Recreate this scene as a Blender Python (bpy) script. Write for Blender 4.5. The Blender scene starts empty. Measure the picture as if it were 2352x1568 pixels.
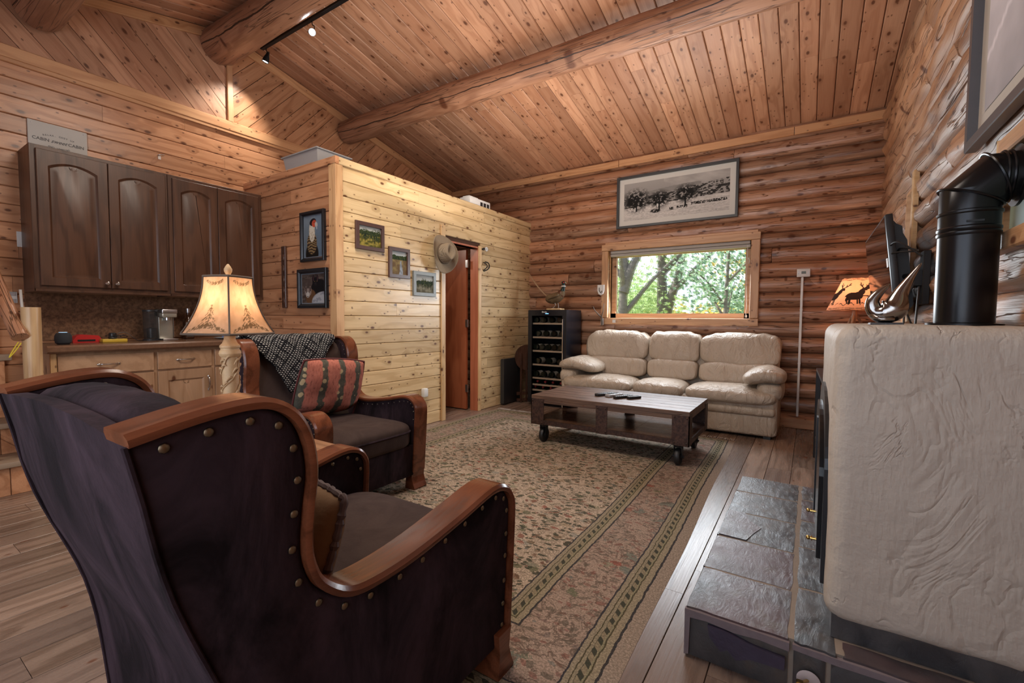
import bpy, bmesh, math, random
import numpy as np
from mathutils import Vector, Matrix, Euler
PI = math.pi
S = bpy.context.scene
COL = S.collection
rnd = random.Random(7)

# ------------------------------------------------------------------ camera
CAM_H = 1.12
def setup_camera():
    yaw, pitch, roll = math.radians(33.22), math.radians(-2.87), math.radians(.37)
    fw = Vector((-math.sin(yaw)*math.cos(pitch), math.cos(yaw)*math.cos(pitch), math.sin(pitch)))
    r = Vector((math.cos(yaw), math.sin(yaw), 0)); up = r.cross(fw)
    R = r*math.cos(roll) + up*math.sin(roll); U = up*math.cos(roll) - r*math.sin(roll)
    cd = bpy.data.cameras.new('camera'); cam = bpy.data.objects.new('camera', cd); COL.objects.link(cam)
    cd.sensor_width = 36; cd.lens = 1043.8/2352*36; cd.clip_start = .02; cd.clip_end = 300
    m = Matrix((R, U, -fw)).transposed().to_4x4(); m.translation = (0, 0, CAM_H)
    cam.matrix_world = m
    S.camera = cam
setup_camera()
S.view_settings.view_transform = 'Standard'; S.view_settings.look = 'None'
S.view_settings.gamma = 1; S.view_settings.use_curve_mapping = False
S.view_settings.exposure = 0.34
try:
    S.cycles.use_denoising = True; S.cycles.max_bounces = 8; S.cycles.diffuse_bounces = 4
    S.cycles.sample_clamp_indirect = 6; S.cycles.caustics_reflective = False; S.cycles.caustics_refractive = False
except Exception: pass

# ------------------------------------------------------------------ sky, sun, window and fill light
W = bpy.data.worlds.new('sky'); S.world = W; W.use_nodes = True
wt = W.node_tree; wt.nodes.clear()
def wn(t, **k):
    n = wt.nodes.new(t)
    for a, b in k.items(): setattr(n, a, b)
    return n
wo = wn('ShaderNodeOutputWorld'); wb = wn('ShaderNodeBackground'); wb.inputs['Strength'].default_value = 1.9
wtc = wn('ShaderNodeTexCoord'); wno = wn('ShaderNodeTexNoise'); wno.inputs['Scale'].default_value = 3.5; wno.inputs['Detail'].default_value = 5
wcr = wn('ShaderNodeValToRGB'); e = wcr.color_ramp.elements
e[0].position = .40; e[0].color = (.42, .58, .86, 1); e[1].position = .58; e[1].color = (.86, .9, .95, 1)
wt.links.new(wtc.outputs['Generated'], wno.inputs['Vector']); wt.links.new(wno.outputs['Fac'], wcr.inputs['Fac'])
wt.links.new(wcr.outputs['Color'], wb.inputs['Color']); wt.links.new(wb.outputs['Background'], wo.inputs['Surface'])

def light(name, kind, loc, power, color, target=None, **k):
    l = bpy.data.lights.new(name, kind); l.energy = power; l.color = color
    for a, b in k.items(): setattr(l, a, b)
    o = bpy.data.objects.new(name, l); COL.objects.link(o); o.location = loc
    if target is not None: o.rotation_euler = (Vector(target)-Vector(loc)).to_track_quat('-Z', 'Y').to_euler()
    return o
light('sun', 'SUN', (-13, 8.5, 13), 11.0, (1, .95, .86), target=(-2, 9.5, 0), angle=.01)
DAY = (.86, .93, 1.0); WARM = (1.0, .87, .74)
# fill light added behind the camera, then daylight at the back and right windows
light('front_fill_light', 'AREA', (-1.2, -.92, 1.55), 24, DAY, target=(-1.2, 4, 1.2), shape='RECTANGLE', size=3.6, size_y=1.7)
light('back_window_daylight', 'AREA', (-1.355, 5.52, 1.56), 38, DAY, target=(-1.355, 2.0, .4), shape='RECTANGLE', size=1.5, size_y=.75)
light('right_window_daylight', 'AREA', (.50, 3.97, 1.55), 3, DAY, target=(-2, 3.9, .8), shape='RECTANGLE', size=.3, size_y=.7)
# soft warm fill lights added for the room and ceiling, without fixtures
light('room_fill_down', 'AREA', (-2.0, 1.5, 3.3), 56, WARM, target=(-2.2, 1.6, 0), shape='DISK', size=1.4)
light('ceiling_fill_up', 'AREA', (-1.8, 3.3, 2.2), 37, (1.0, .88, .77), target=(-1.8, 3.6, 4), shape='DISK', size=3.0)
light('small_room_fill', 'POINT', (-4.0, 3.5, 2.1), 9, WARM, shadow_soft_size=.08)  # unseen light added to brighten the door slab in the little room
# ------------------------------------------------------------------ helpers
def tag(o, label=None, cat=None, group=None, kind=None):
    if label: o['label'] = label
    if cat: o['category'] = cat
    if group: o['group'] = group
    if kind: o['kind'] = kind
    return o
def thing(name, label, cat, loc=(0, 0, 0), rotz=0, group=None, rot=None, kind=None):
    o = bpy.data.objects.new(name, None); COL.objects.link(o); o.empty_display_size = .05
    o.location = loc; o.rotation_euler = rot if rot else (0, 0, rotz)
    return tag(o, label, cat, group, kind)
def copy_tree(o, parent=None):
    c = o.copy(); COL.objects.link(c); c.parent = parent
    for ch in list(o.children): copy_tree(ch, c)
    return c

class MB:
    """collects shapes, then links them as ONE mesh object"""
    def __init__(s): s.v = []; s.f = []; s.m = Matrix.Identity(4); s.c = None; s.uv = None
    def add(s, vs, fs):
        k = len(s.v); s.v += [tuple(s.m @ Vector(p)) for p in vs]; s.f += [tuple(i+k for i in f) for f in fs]; return s
    def box(s, x0, x1, y0, y1, z0, z1, b=0, seg=2):
        if b <= 0:
            return s.add([(x0,y0,z0),(x1,y0,z0),(x1,y1,z0),(x0,y1,z0),(x0,y0,z1),(x1,y0,z1),(x1,y1,z1),(x0,y1,z1)],
                  [(3,2,1,0),(4,5,6,7),(0,1,5,4),(1,2,6,5),(2,3,7,6),(3,0,4,7)])
        bm = bmesh.new(); bmesh.ops.create_cube(bm, size=1)
        for v in bm.verts: v.co = Vector(((x0+x1)/2+v.co.x*(x1-x0), (y0+y1)/2+v.co.y*(y1-y0), (z0+z1)/2+v.co.z*(z1-z0)))
        bmesh.ops.bevel(bm, geom=bm.edges[:], offset=b, segments=seg, profile=.5, affect='EDGES')
        return s.bm(bm)
    def bm(s, bm):
        bm.verts.index_update()
        vs = [tuple(v.co) for v in bm.verts]; fs = [tuple(v.index for v in f.verts) for f in bm.faces]; bm.free()
        return s.add(vs, fs)
    def tube(s, pts, r, seg=10, caps=True, flat=1.0):
        pts = [Vector(p) for p in pts]; n = len(pts)
        rs = r if isinstance(r, (list, tuple)) else [r]*n
        vs = []; fs = []
        up = None
        for i, p in enumerate(pts):
            t = (pts[min(i+1, n-1)]-pts[max(i-1, 0)]).normalized()
            if up is None:
                up = Vector((0, 0, 1)) if abs(t.z) < .9 else Vector((1, 0, 0))
            a = t.cross(up)
            if a.length < 1e-4: a = t.cross(Vector((1, .3, .2)))
            a.normalize(); b = a.cross(t).normalized(); up = b
            for j in range(seg):
                an = 2*PI*j/seg; vs.append(p+a*math.cos(an)*rs[i]+b*math.sin(an)*rs[i]*flat)
        for i in range(n-1):
            for j in range(seg):
                fs.append((i*seg+j, i*seg+(j+1) % seg, (i+1)*seg+(j+1) % seg, (i+1)*seg+j))
        if caps:
            fs.append(tuple(range(seg))[::-1]); fs.append(tuple((n-1)*seg+j for j in range(seg)))
        return s.add(vs, fs)
    def cyl(s, p0, p1, r, r1=None, seg=20): return s.tube([p0, p1], [r, r if r1 is None else r1], seg)
    def lathe(s, prof, c=(0, 0, 0), seg=28, cap=True, sq=None):
        """prof: (r, z) pairs; sq: squareness function giving radius factor per angle"""
        vs = []; fs = []; n = len(prof)
        for r, z in prof:
            for j in range(seg):
                a = 2*PI*j/seg; k = sq(a) if sq else 1
                vs.append((c[0]+r*k*math.cos(a), c[1]+r*k*math.sin(a), c[2]+z))
        for i in range(n-1):
            for j in range(seg): fs.append((i*seg+j, i*seg+(j+1) % seg, (i+1)*seg+(j+1) % seg, (i+1)*seg+j))
        if cap: fs.append(tuple(range(seg))[::-1]); fs.append(tuple((n-1)*seg+j for j in range(seg)))
        return s.add(vs, fs)
    def prism(s, poly, a0, a1, axis='x'):
        """poly in the two other axes (in xyz order), extruded along axis"""
        n = len(poly)
        def P(a, q): return {'x': (a, q[0], q[1]), 'y': (q[0], a, q[1]), 'z': (q[0], q[1], a)}[axis]
        return s.add([P(a0, q) for q in poly]+[P(a1, q) for q in poly],
                     [tuple(range(n))[::-1], tuple(range(n, 2*n))]+[(i, (i+1) % n, n+(i+1) % n, n+i) for i in range(n)])
    def sell(s, c, h, e1=.5, e2=.5, nu=28, nv=16, fn=None):
        """superellipsoid cushion, centre c, half size h"""
        def pw(v, e): return math.copysign(abs(v)**e, v)
        vs = []; fs = []
        for i in range(nv+1):
            ph = -PI/2+PI*i/nv
            for j in range(nu):
                th = 2*PI*j/nu
                p = Vector((pw(math.cos(ph), e1)*pw(math.cos(th), e2), pw(math.cos(ph), e1)*pw(math.sin(th), e2), pw(math.sin(ph), e1)))
                q = Vector((c[0]+p.x*h[0], c[1]+p.y*h[1], c[2]+p.z*h[2]))
                if fn: q = fn(p, q)
                vs.append(q)
        for i in range(nv):
            for j in range(nu): fs.append((i*nu+j, i*nu+(j+1) % nu, (i+1)*nu+(j+1) % nu, (i+1)*nu+j))
        return s.add(vs, fs)
    def grid(s, fn, nu, nv, wrap=False):
        """fn(u,v) with u,v in 0..1"""
        vs = [fn(i/(nu-(0 if wrap else 0)), j/nv) for j in range(nv+1) for i in range(nu+(0 if wrap else 1))]
        w = nu if wrap else nu+1; fs = []
        for j in range(nv):
            for i in range(nu):
                fs.append((j*w+i, j*w+(i+1) % w, (j+1)*w+(i+1) % w, (j+1)*w+i))
        return s.add(vs, fs)
    def mesh(s, name, mat, smooth=True, fix=True, merge=0, angle=35):
        me = bpy.data.meshes.new(name); me.from_pydata(s.v, [], s.f)
        if fix or merge:
            bm = bmesh.new(); bm.from_mesh(me)
            if merge: bmesh.ops.remove_doubles(bm, verts=bm.verts, dist=merge)
            if fix: bmesh.ops.recalc_face_normals(bm, faces=bm.faces)
            bm.to_mesh(me); bm.free()
        for m in (mat if isinstance(mat, (list, tuple)) else [mat]): me.materials.append(m)
        if smooth:
            me.shade_smooth()
            try: me.set_sharp_from_angle(angle=math.radians(angle))
            except Exception: pass
        me.update()
        return me
    def build(s, name, mat, parent=None, label=None, loc=None, rot=None, **k):
        return link(name, s.mesh(name, mat, **k), parent, label, loc, rot)
def link(name, me, parent=None, label=None, loc=None, rot=None):
    o = bpy.data.objects.new(name, me); COL.objects.link(o)
    if parent is not None: o.parent = parent
    if loc is not None: o.location = loc
    if rot is not None: o.rotation_euler = rot
    if label: o['label'] = label
    return o
def struct(o): o['kind'] = 'structure'; return o
def smooth_line(P, k=4):
    """Catmull-Rom through 2D/3D points"""
    P = [Vector(p) for p in P]; out = []
    for i in range(len(P)-1):
        p0 = P[max(i-1, 0)]; p1 = P[i]; p2 = P[i+1]; p3 = P[min(i+2, len(P)-1)]
        for j in range(k):
            t = j/k
            out.append(.5*((2*p1)+(p2-p0)*t+(2*p0-5*p1+4*p2-p3)*t*t+(3*p1-p0-3*p2+p3)*t**3))
    out.append(P[-1]); return out
# value noise used for shapes and printed pictures
_R = np.random.RandomState(3); _T = _R.rand(64, 64)
def vnoise(x, y):
    x = np.asarray(x, float); y = np.asarray(y, float)
    xi = np.floor(x).astype(int); yi = np.floor(y).astype(int); fx = x-xi; fy = y-yi
    fx = fx*fx*(3-2*fx); fy = fy*fy*(3-2*fy)
    a = _T[yi % 64, xi % 64]; b = _T[yi % 64, (xi+1) % 64]; c = _T[(yi+1) % 64, xi % 64]; d = _T[(yi+1) % 64, (xi+1) % 64]
    return a*(1-fx)*(1-fy)+b*fx*(1-fy)+c*(1-fx)*fy+d*fx*fy
def fbm(x, y, o=4):
    s = 0; a = .5
    for i in range(o): s = s+a*vnoise(x*2**i+i*17.3, y*2**i+i*9.1); a *= .5
    return s/(1-.5**o)

# ------------------------------------------------------------------ materials
class M:
    def __init__(s, name, rough=.5, metal=0, spec=.5):
        s.mat = bpy.data.materials.new(name); s.mat.use_nodes = True; s.t = s.mat.node_tree
        s.b = s.t.nodes['Principled BSDF']; s.set(Roughness=rough, Metallic=metal); s.b.inputs['Specular IOR Level'].default_value = spec
    def set(s, **k):
        for a, v in k.items(): s.inp(s.b, a.replace('_', ' '), v)
        return s
    def inp(s, n, key, v):
        i = n.inputs[key]
        if isinstance(v, bpy.types.NodeSocket): s.t.links.new(v, i)
        elif isinstance(v, (tuple, list)) and len(v) == 3 and i.type == 'RGBA': i.default_value = (*v, 1)
        else: i.default_value = v
    def n(s, typ, ins=None, out=0, **attrs):
        nd = s.t.nodes.new('ShaderNode'+typ)
        for a, v in attrs.items(): setattr(nd, a, v)
        for k, v in (ins or {}).items(): s.inp(nd, k, v)
        return nd.outputs[out]
    def coord(s, which='Object', rand=True, scale=(1, 1, 1)):
        c = s.n('TexCoord', out=which)
        if rand:
            r = s.n('ObjectInfo', out='Random')
            off = s.n('CombineXYZ', {0: s.math('MULTIPLY', r, 37.1), 1: s.math('MULTIPLY', r, 91.7), 2: s.math('MULTIPLY', r, 13.3)})
            c = s.n('VectorMath', {0: c, 1: off}, operation='ADD')
        return s.n('Mapping', {'Vector': c, 'Scale': scale})
    def scale(s, v, sc): return s.n('Mapping', {'Vector': v, 'Scale': sc})
    def math(s, op, a, b=0.0, c=0.0, clamp=False): return s.n('Math', {0: a, 1: b, 2: c}, operation=op, use_clamp=clamp)
    def noise(s, v, sc, det=4, rough=.5, dist=0): return s.n('TexNoise', {'Vector': v, 'Scale': sc, 'Detail': det, 'Roughness': rough, 'Distortion': dist})
    def vor(s, v, sc, out='Distance', **k): return s.n('TexVoronoi', {'Vector': v, 'Scale': sc}, out=out, **k)
    def ramp(s, f, stops, interp='LINEAR'):
        nd = s.t.nodes.new('ShaderNodeValToRGB'); s.inp(nd, 'Fac', f); cr = nd.color_ramp; cr.interpolation = interp
        while len(cr.elements) < len(stops): cr.elements.new(.5)
        for el, (p, c) in zip(cr.elements, stops):
            el.position = p; el.color = (c, c, c, 1) if not isinstance(c, (tuple, list)) else (*c, 1)
        return nd.outputs[0]
    def mix(s, f, a, b, mode='MIX'):
        nd = s.t.nodes.new('ShaderNodeMix'); nd.data_type = 'RGBA'; nd.blend_type = mode
        s.inp(nd, 0, f); s.inp(nd, 6, a); s.inp(nd, 7, b); return nd.outputs[2]
    def bump(s, h, strength=.3, dist=.01):
        s.t.links.new(s.n('Bump', {'Height': h, 'Strength': strength, 'Distance': dist}), s.b.inputs['Normal']); return s
    def rand(s, out='Random'): return s.n('ObjectInfo', out=out)

def plain(name, col, rough=.5, metal=0, var=.06, nscale=30, bump=0, spec=.5, emit=None):
    m = M(name, rough, metal, spec); c = m.coord(rand=False)
    f = m.noise(c, nscale, 3)
    m.set(Base_Color=m.mix(f, tuple(x*(1-var) for x in col), tuple(min(1, x*(1+var)) for x in col)))
    if bump: m.bump(m.noise(c, nscale*2, 5), bump, .004)
    if emit: m.set(Emission_Color=tuple(emit[:3]), Emission_Strength=emit[3])
    return m.mat

def wood(name, light_c, dark_c, knot=(.10, .03, .012), knots=.5, rough=.4, grain=1., bump=.25, vary=.22, kscale=1., crack=0, spec=.5, hue=None, axis='x'):
    """pine / alder / log timber: grain runs along local X"""
    m = M(name, rough, 0, spec); c = m.coord()
    if axis == 'z': c = m.n('Mapping', {'Vector': c, 'Rotation': (0, PI/2, 0)})
    if axis == 'y': c = m.n('Mapping', {'Vector': c, 'Rotation': (0, 0, PI/2)})
    # knots: small round cells, flattened a little along the grain
    cx = m.n('SeparateXYZ', {0: c}, out=0); cy = m.math('ADD', m.n('SeparateXYZ', {0: c}, out=1), m.n('SeparateXYZ', {0: c}, out=2))
    kc = m.n('CombineXYZ', {0: m.math('MULTIPLY', cx, 4.6*kscale), 1: m.math('MULTIPLY', cy, 8.5*kscale), 2: 0.})
    kd = m.vor(kc, 1.0, voronoi_dimensions='2D'); kcol = m.vor(kc, 1.0, out='Color', voronoi_dimensions='2D')
    kr = m.n('SeparateColor', {'Color': kcol}); kg = m.n('SeparateColor', {'Color': kcol}, out=1)
    pick = m.math('GREATER_THAN', kr, 1-knots)
    ks = m.math('DIVIDE', kd, m.math('MULTIPLY_ADD', kg, .9, .45))
    core = m.math('MULTIPLY', m.ramp(ks, [(.055, 1.), (.11, .0)]), pick, clamp=True)
    k2 = m.n('CombineXYZ', {0: m.math('MULTIPLY', cx, 10*kscale), 1: m.math('MULTIPLY', cy, 17*kscale), 2: 0.})
    p2 = m.math('GREATER_THAN', m.n('SeparateColor', {'Color': m.vor(k2, 1.0, out='Color', voronoi_dimensions='2D')}), 1-knots*.45)
    core = m.math('MAXIMUM', core, m.math('MULTIPLY', m.math('MULTIPLY', m.ramp(m.vor(k2, 1.0, voronoi_dimensions='2D'), [(.06, 1.), (.12, .0)]), p2), .8)) if knots else core
    halo = m.math('MULTIPLY', m.ramp(ks, [(.05, 1.), (.40, .0)]), pick, clamp=True)
    # rings: distorted bands across the width, pulled around the knots
    dist = m.math('MULTIPLY', halo, 1.4)
    g1 = m.noise(m.scale(c, (.8, 5, 5)), 1.2, 3, .5)
    sep = m.n('SeparateXYZ', {0: m.scale(c, (1, 1, 1))}, out=1); sz = m.n('SeparateXYZ', {0: c}, out=2)
    ph = m.math('ADD', m.math('MULTIPLY', m.math('ADD', sep, sz), 60*grain), m.math('MULTIPLY', g1, 26))
    ph = m.math('ADD', ph, m.math('MULTIPLY', dist, 3.))
    rings = m.ramp(m.math('MULTIPLY_ADD', m.math('SINE', ph), .5, .5), [(.45, 0.), (.97, 1.)])
    fine = m.noise(m.scale(c, (2.5, 90, 90)), 1.6, 4, .6)
    broad = m.noise(m.scale(c, (.9, 4, 4)), 1.1, 3)
    f = m.math('ADD', m.math('ADD', m.math('MULTIPLY', rings, .26), m.math('MULTIPLY', fine, .50)), m.math('MULTIPLY', broad, .42))
    col = m.mix(m.ramp(f, [(.25, 0.), (.85, 1.)]), light_c, dark_c)
    r = m.rand()
    if hue:
        col = m.mix(m.math('MULTIPLY', m.math('GREATER_THAN', m.math('FRACT', m.math('MULTIPLY', r, 7.3)), .6), .45), col, hue)
    v = m.math('MULTIPLY_ADD', r, vary*2, 1-vary)
    col = m.mix(1., col, m.n('CombineColor', {0: v, 1: v, 2: v}), 'MULTIPLY')
    col = m.mix(m.math('MULTIPLY', halo, .35), col, tuple(x*.6 for x in dark_c))
    col = m.mix(m.math('MULTIPLY', core, .92), col, knot)
    h = m.math('ADD', m.math('MULTIPLY', fine, .5), m.math('MULTIPLY', rings, .2))
    if crack:
        ck = m.noise(m.scale(c, (.7, 16, 16)), 1.5, 2, .5, .3)
        cl = m.ramp(m.math('ABSOLUTE', m.math('SUBTRACT', ck, .5)), [(.0, 1.), (.012*crack, 0.)])
        col = m.mix(m.math('MULTIPLY', cl, .75), col, (.03, .012, .006)); h = m.math('SUBTRACT', h, m.math('MULTIPLY', cl, 1.5))
    m.set(Base_Color=col, Roughness=m.math('MULTIPLY_ADD', fine, .18, rough-.08))
    m.bump(h, bump, .004)
    return m.mat
# wood of the building
MC = wood('ceiling_pine', (.60, .335, .205), (.38, .180, .100), knots=.66, rough=.40, vary=.17, hue=(.30, .13, .07))
ML = wood('knotty_pine', (.60, .315, .170), (.36, .155, .072), knots=.66, rough=.30, vary=.15)
MP = wood('pale_knotty_pine', (.72, .54, .31), (.50, .335, .165), knots=.68, rough=.30, vary=.13)
MT = wood('pine_trim', (.66, .37, .19), (.46, .22, .10), knots=.3, rough=.38, vary=.06)
MLOG = wood('peeled_log', (.47, .27, .172), (.235, .108, .06), knots=.6, rough=.22, grain=.5, bump=.9, vary=.26, kscale=.7, crack=1, hue=(.36, .15, .07))
MLOGR = wood('peeled_log_pale', (.50, .29, .17), (.26, .125, .068), knots=.6, rough=.42, grain=.6, bump=.7, vary=.22, kscale=.7, crack=1, hue=(.40, .20, .10))
def beam_material():
    mt = wood('beam_log', (.42, .22, .13), (.22, .095, .05), knots=.4, rough=.40, grain=.7, bump=.5, vary=.05, kscale=.6, crack=1.6)
    m = M.__new__(M); m.mat = mt; m.t = mt.node_tree; m.b = m.t.nodes['Principled BSDF']
    c = m.n('TexCoord', out='Object'); x = m.n('SeparateXYZ', {0: c}, out=0); ang = m.math('ARCTAN2', m.n('SeparateXYZ', {0: c}, out=2), m.n('SeparateXYZ', {0: c}, out=1))
    nz = m.noise(m.n('CombineXYZ', {0: x}), .9, 5, .6); wd = m.noise(m.n('CombineXYZ', {0: x, 1: 5.}), 1.3, 3)
    d = m.math('ABSOLUTE', m.math('ADD', m.math('ADD', ang, 2.72), m.math('MULTIPLY', m.math('SUBTRACT', nz, .5), .9)))
    line = m.math('LESS_THAN', d, m.math('MULTIPLY_ADD', wd, .12, -.025))
    old = m.b.inputs['Base Color'].links[0].from_socket
    m.set(Base_Color=m.mix(m.math('MULTIPLY', line, .93), old, (.02, .009, .005)))
    return mt
MBEAM = beam_material()
MFL = wood('floor_hickory', (.29, .20, .15), (.115, .072, .05), knots=.22, rough=.27, grain=1.0, bump=.35, vary=.28, kscale=.7, hue=(.17, .12, .10))
MBACK = plain('shadow_gap_wood', (.07, .03, .015), .9)

XL, XP, YA, YB, XR, YF = -4.80, -3.343, 2.408, 5.57, .56, -1.04
ZP = 2.46; EAVE_Y = 5.60; EAVE_Z = 3.105; SLOPE = .226; APY = 2.28; APZ = EAVE_Z+SLOPE*(EAVE_Y-APY)
def roof_z(y): return EAVE_Z+SLOPE*(EAVE_Y-y) if y >= APY else APZ-SLOPE*(APY-y)

def frame_matrix(o, xd, n):
    x = Vector(xd).normalized(); z = Vector(n).normalized(); y = z.cross(x)
    m = Matrix((x, y, z)).transposed().to_4x4(); m.translation = o; return m
def plank(name, o, xd, n, L, Wd, T, mat, parent, c=.005, gap=.0015):
    """board centred on o with its face at height 0 looking along n, grain along xd"""
    w = Wd/2-gap; l = L/2-.0008
    pr = [(-w, -T), (-w, -c), (-w+c, 0), (w-c, 0), (w, -c), (w, -T)]
    vs = [(x, a, b) for x in (-l, l) for a, b in pr]
    fs = [tuple(range(6))[::-1], tuple(range(6, 12))]+[(i, (i+1) % 6, 6+(i+1) % 6, 6+i) for i in range(6)]
    me = bpy.data.meshes.new(name); me.from_pydata(vs, [], fs); me.materials.append(mat)
    bm = bmesh.new(); bm.from_mesh(me); bmesh.ops.recalc_face_normals(bm, faces=bm.faces); bm.to_mesh(me); bm.free()
    ob = bpy.data.objects.new(name, me); COL.objects.link(ob); ob.parent = parent
    ob.matrix_local = frame_matrix(o, xd, n); return ob
def clip(poly, a, b, c):
    """keep a*x+b*y<=c"""
    out = []
    for i in range(len(poly)):
        p, q = poly[i], poly[(i+1) % len(poly)]
        dp = a*p[0]+b*p[1]-c; dq = a*q[0]+b*q[1]-c
        if dp <= 0: out.append(p)
        if (dp < 0) != (dq < 0) and abs(dp-dq) > 1e-9:
            t = dp/(dp-dq); out.append((p[0]+(q[0]-p[0])*t, p[1]+(q[1]-p[1])*t))
    return out
def runs(a, b, lmin, lmax, r):
    """random end joints along a..b"""
    out = []; x = a
    while x < b-1e-6:
        l = r.uniform(lmin, lmax)
        if b-(x+l) < lmin*.5: l = b-x
        out.append((x, min(x+l, b))); x += l
    return out

def back_slab(name, x0, x1, y0, y1, z0, z1, mat=MBACK):
    return struct(MB().box(x0, x1, y0, y1, z0, z1).build(name, mat, smooth=False))

# ---- floor: boards run towards the back wall
floor = back_slab('floor', XL-.1, XR+.15, YF-.1, YB+.15, -.12, -.016)
r = random.Random(11); fw_ = .158; nx = int((XR-XL+.1)/fw_)+1
for i in range(nx):
    x = XL+fw_*(i+.5)-.02; off = r.uniform(0, 1.1)
    for a, b in runs(YF-off, YB+.05, .75, 1.75, r):
        a = max(a, YF)
        if b-a < .05: continue
        plank('floor_board', (x, (a+b)/2, 0), (0, 1, 0), (0, 0, 1), b-a, fw_, .016, MFL, floor, c=.0012, gap=.0013)

# ---- left wall (kitchen): level boards below the ledge, herringbone boards in the gable above
wl = struct(MB().prism([(YF, -.1), (YB+.1, -.1), (YB+.1, roof_z(YB)+.02), (APY, APZ+.02), (YF, roof_z(YF)+.02)], XL-.14, XL-.018).build('wall_left', MBACK, smooth=False))
r = random.Random(5); bw = .1275; LEDGE = 2.93
for i in range(23):
    z0 = i*bw; z1 = min(z0+bw, LEDGE)
    if z1-z0 < .03: continue
    for a, b in runs(YF-r.uniform(0, 1), YB, 1.4, 3.0, r):
        a = max(a, YF)
        if b-a > .05: plank('wall_board', (XL, (a+b)/2, (z0+z1)/2), (0, 1, 0), (1, 0, 0), b-a, z1-z0, .016, ML, wl)
def gable(region, ang, sign, x, parent, mat):
    """diagonal boards clipped to the polygon 'region' given in (y,z)"""
    ca, sa = math.cos(ang), math.sin(ang); w = .135
    R_ = [(y*ca+z*sa, -y*sa+z*ca) for y, z in region]      # board coordinates: u along, v across
    v0 = min(p[1] for p in R_); v1 = max(p[1] for p in R_); k = math.floor(v0/w)
    while k*w < v1:
        p = clip(clip(R_, 0, 1, (k+1)*w-.0022), 0, -1, -(k*w+.0022)); k += 1
        if len(p) < 3: continue
        cu = sum(q[0] for q in p)/len(p); cv = sum(q[1] for q in p)/len(p)
        if max(q[0] for q in p)-min(q[0] for q in p) < .04: continue
        yd = Vector((0, ca, sa)); n = Vector((1, 0, 0))
        m = frame_matrix((x, cu*ca-cv*sa, cu*sa+cv*ca), yd, n)
        zy = Vector((0, -sa, ca)); s_ = 1 if m.to_3x3() @ Vector((0, 1, 0)) @ zy > 0 else -1
        o = MB().prism([((q[0]-cu), s_*(q[1]-cv)) for q in p], -.016, 0, 'z').build('gable_board', mat, parent, smooth=False)
        o.matrix_local = m
gable([(APY, LEDGE), (YB, LEDGE), (YB, roof_z(YB)), (APY, APZ)], math.radians(47), 1, XL, wl, ML)
gable([(YF, LEDGE), (APY, LEDGE), (APY, APZ), (YF, roof_z(YF))], math.radians(-47), 1, XL, wl, MC)
struct(plank('trim_1', (XL+.024, (YF+YB)/2, LEDGE+.045), (0, 1, 0), (1, 0, 0), YB-YF, .09, .024, MT, None, c=.004))
struct(plank('trim_2', (XL+.018, (YF+YB)/2, LEDGE-.012), (0, 1, 0), (1, 0, 0), YB-YF, .034, .018, MT, None, c=.004))
struct(plank('trim_3', (XL+.022, APY, (LEDGE+.09+APZ)/2), (0, 0, 1), (1, 0, 0), APZ-LEDGE-.09, .055, .022, MT, None, c=.004))
for k, (a, b) in enumerate(((APY, YB), (YF, APY))):
    za, zb = roof_z(a)-.05, roof_z(b)-.05
    struct(plank('trim_%d' % (4+k), (XL+.026, (a+b)/2, (za+zb)/2), (0, b-a, zb-za), (1, 0, 0), math.hypot(b-a, zb-za), .085, .026, MT, None, c=.004))

# ---- ceiling: two slopes of boards running down the slope
cl = struct(MB().prism([(YB+.2, EAVE_Z-.045+.03), (APY, APZ+.022), (YF-.1, roof_z(YF-.1)+.022), (YF-.1, roof_z(YF)+.15), (APY, APZ+.18), (YB+.2, EAVE_Z+.15)], XL-.14, XR+.22).build('ceiling', MBACK, smooth=False))
r = random.Random(23); cw = .133
for sgn, (ya, yb) in ((1, (APY, YB+.1)), (-1, (YF, APY))):
    L0 = math.hypot(yb-ya, roof_z(yb)-roof_z(ya)); d = Vector((0, yb-ya, roof_z(yb)-roof_z(ya))).normalized()
    n = Vector((0, -d.z, d.y)) * -1
    for i in range(int((XR+.12-XL)/cw)+1):
        x = XL+cw*(i+.5)
        cuts = runs(-r.uniform(0, 1.2), L0, 1.6, 3.6, r)
        for a, b in cuts:
            a = max(a, 0)
            if b-a < .06: continue
            p = Vector((x, ya, roof_z(ya)))+d*((a+b)/2)
            plank('ceiling_board', p, d, n, b-a, cw, .016, MC, cl, c=.006, gap=.002)

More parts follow.
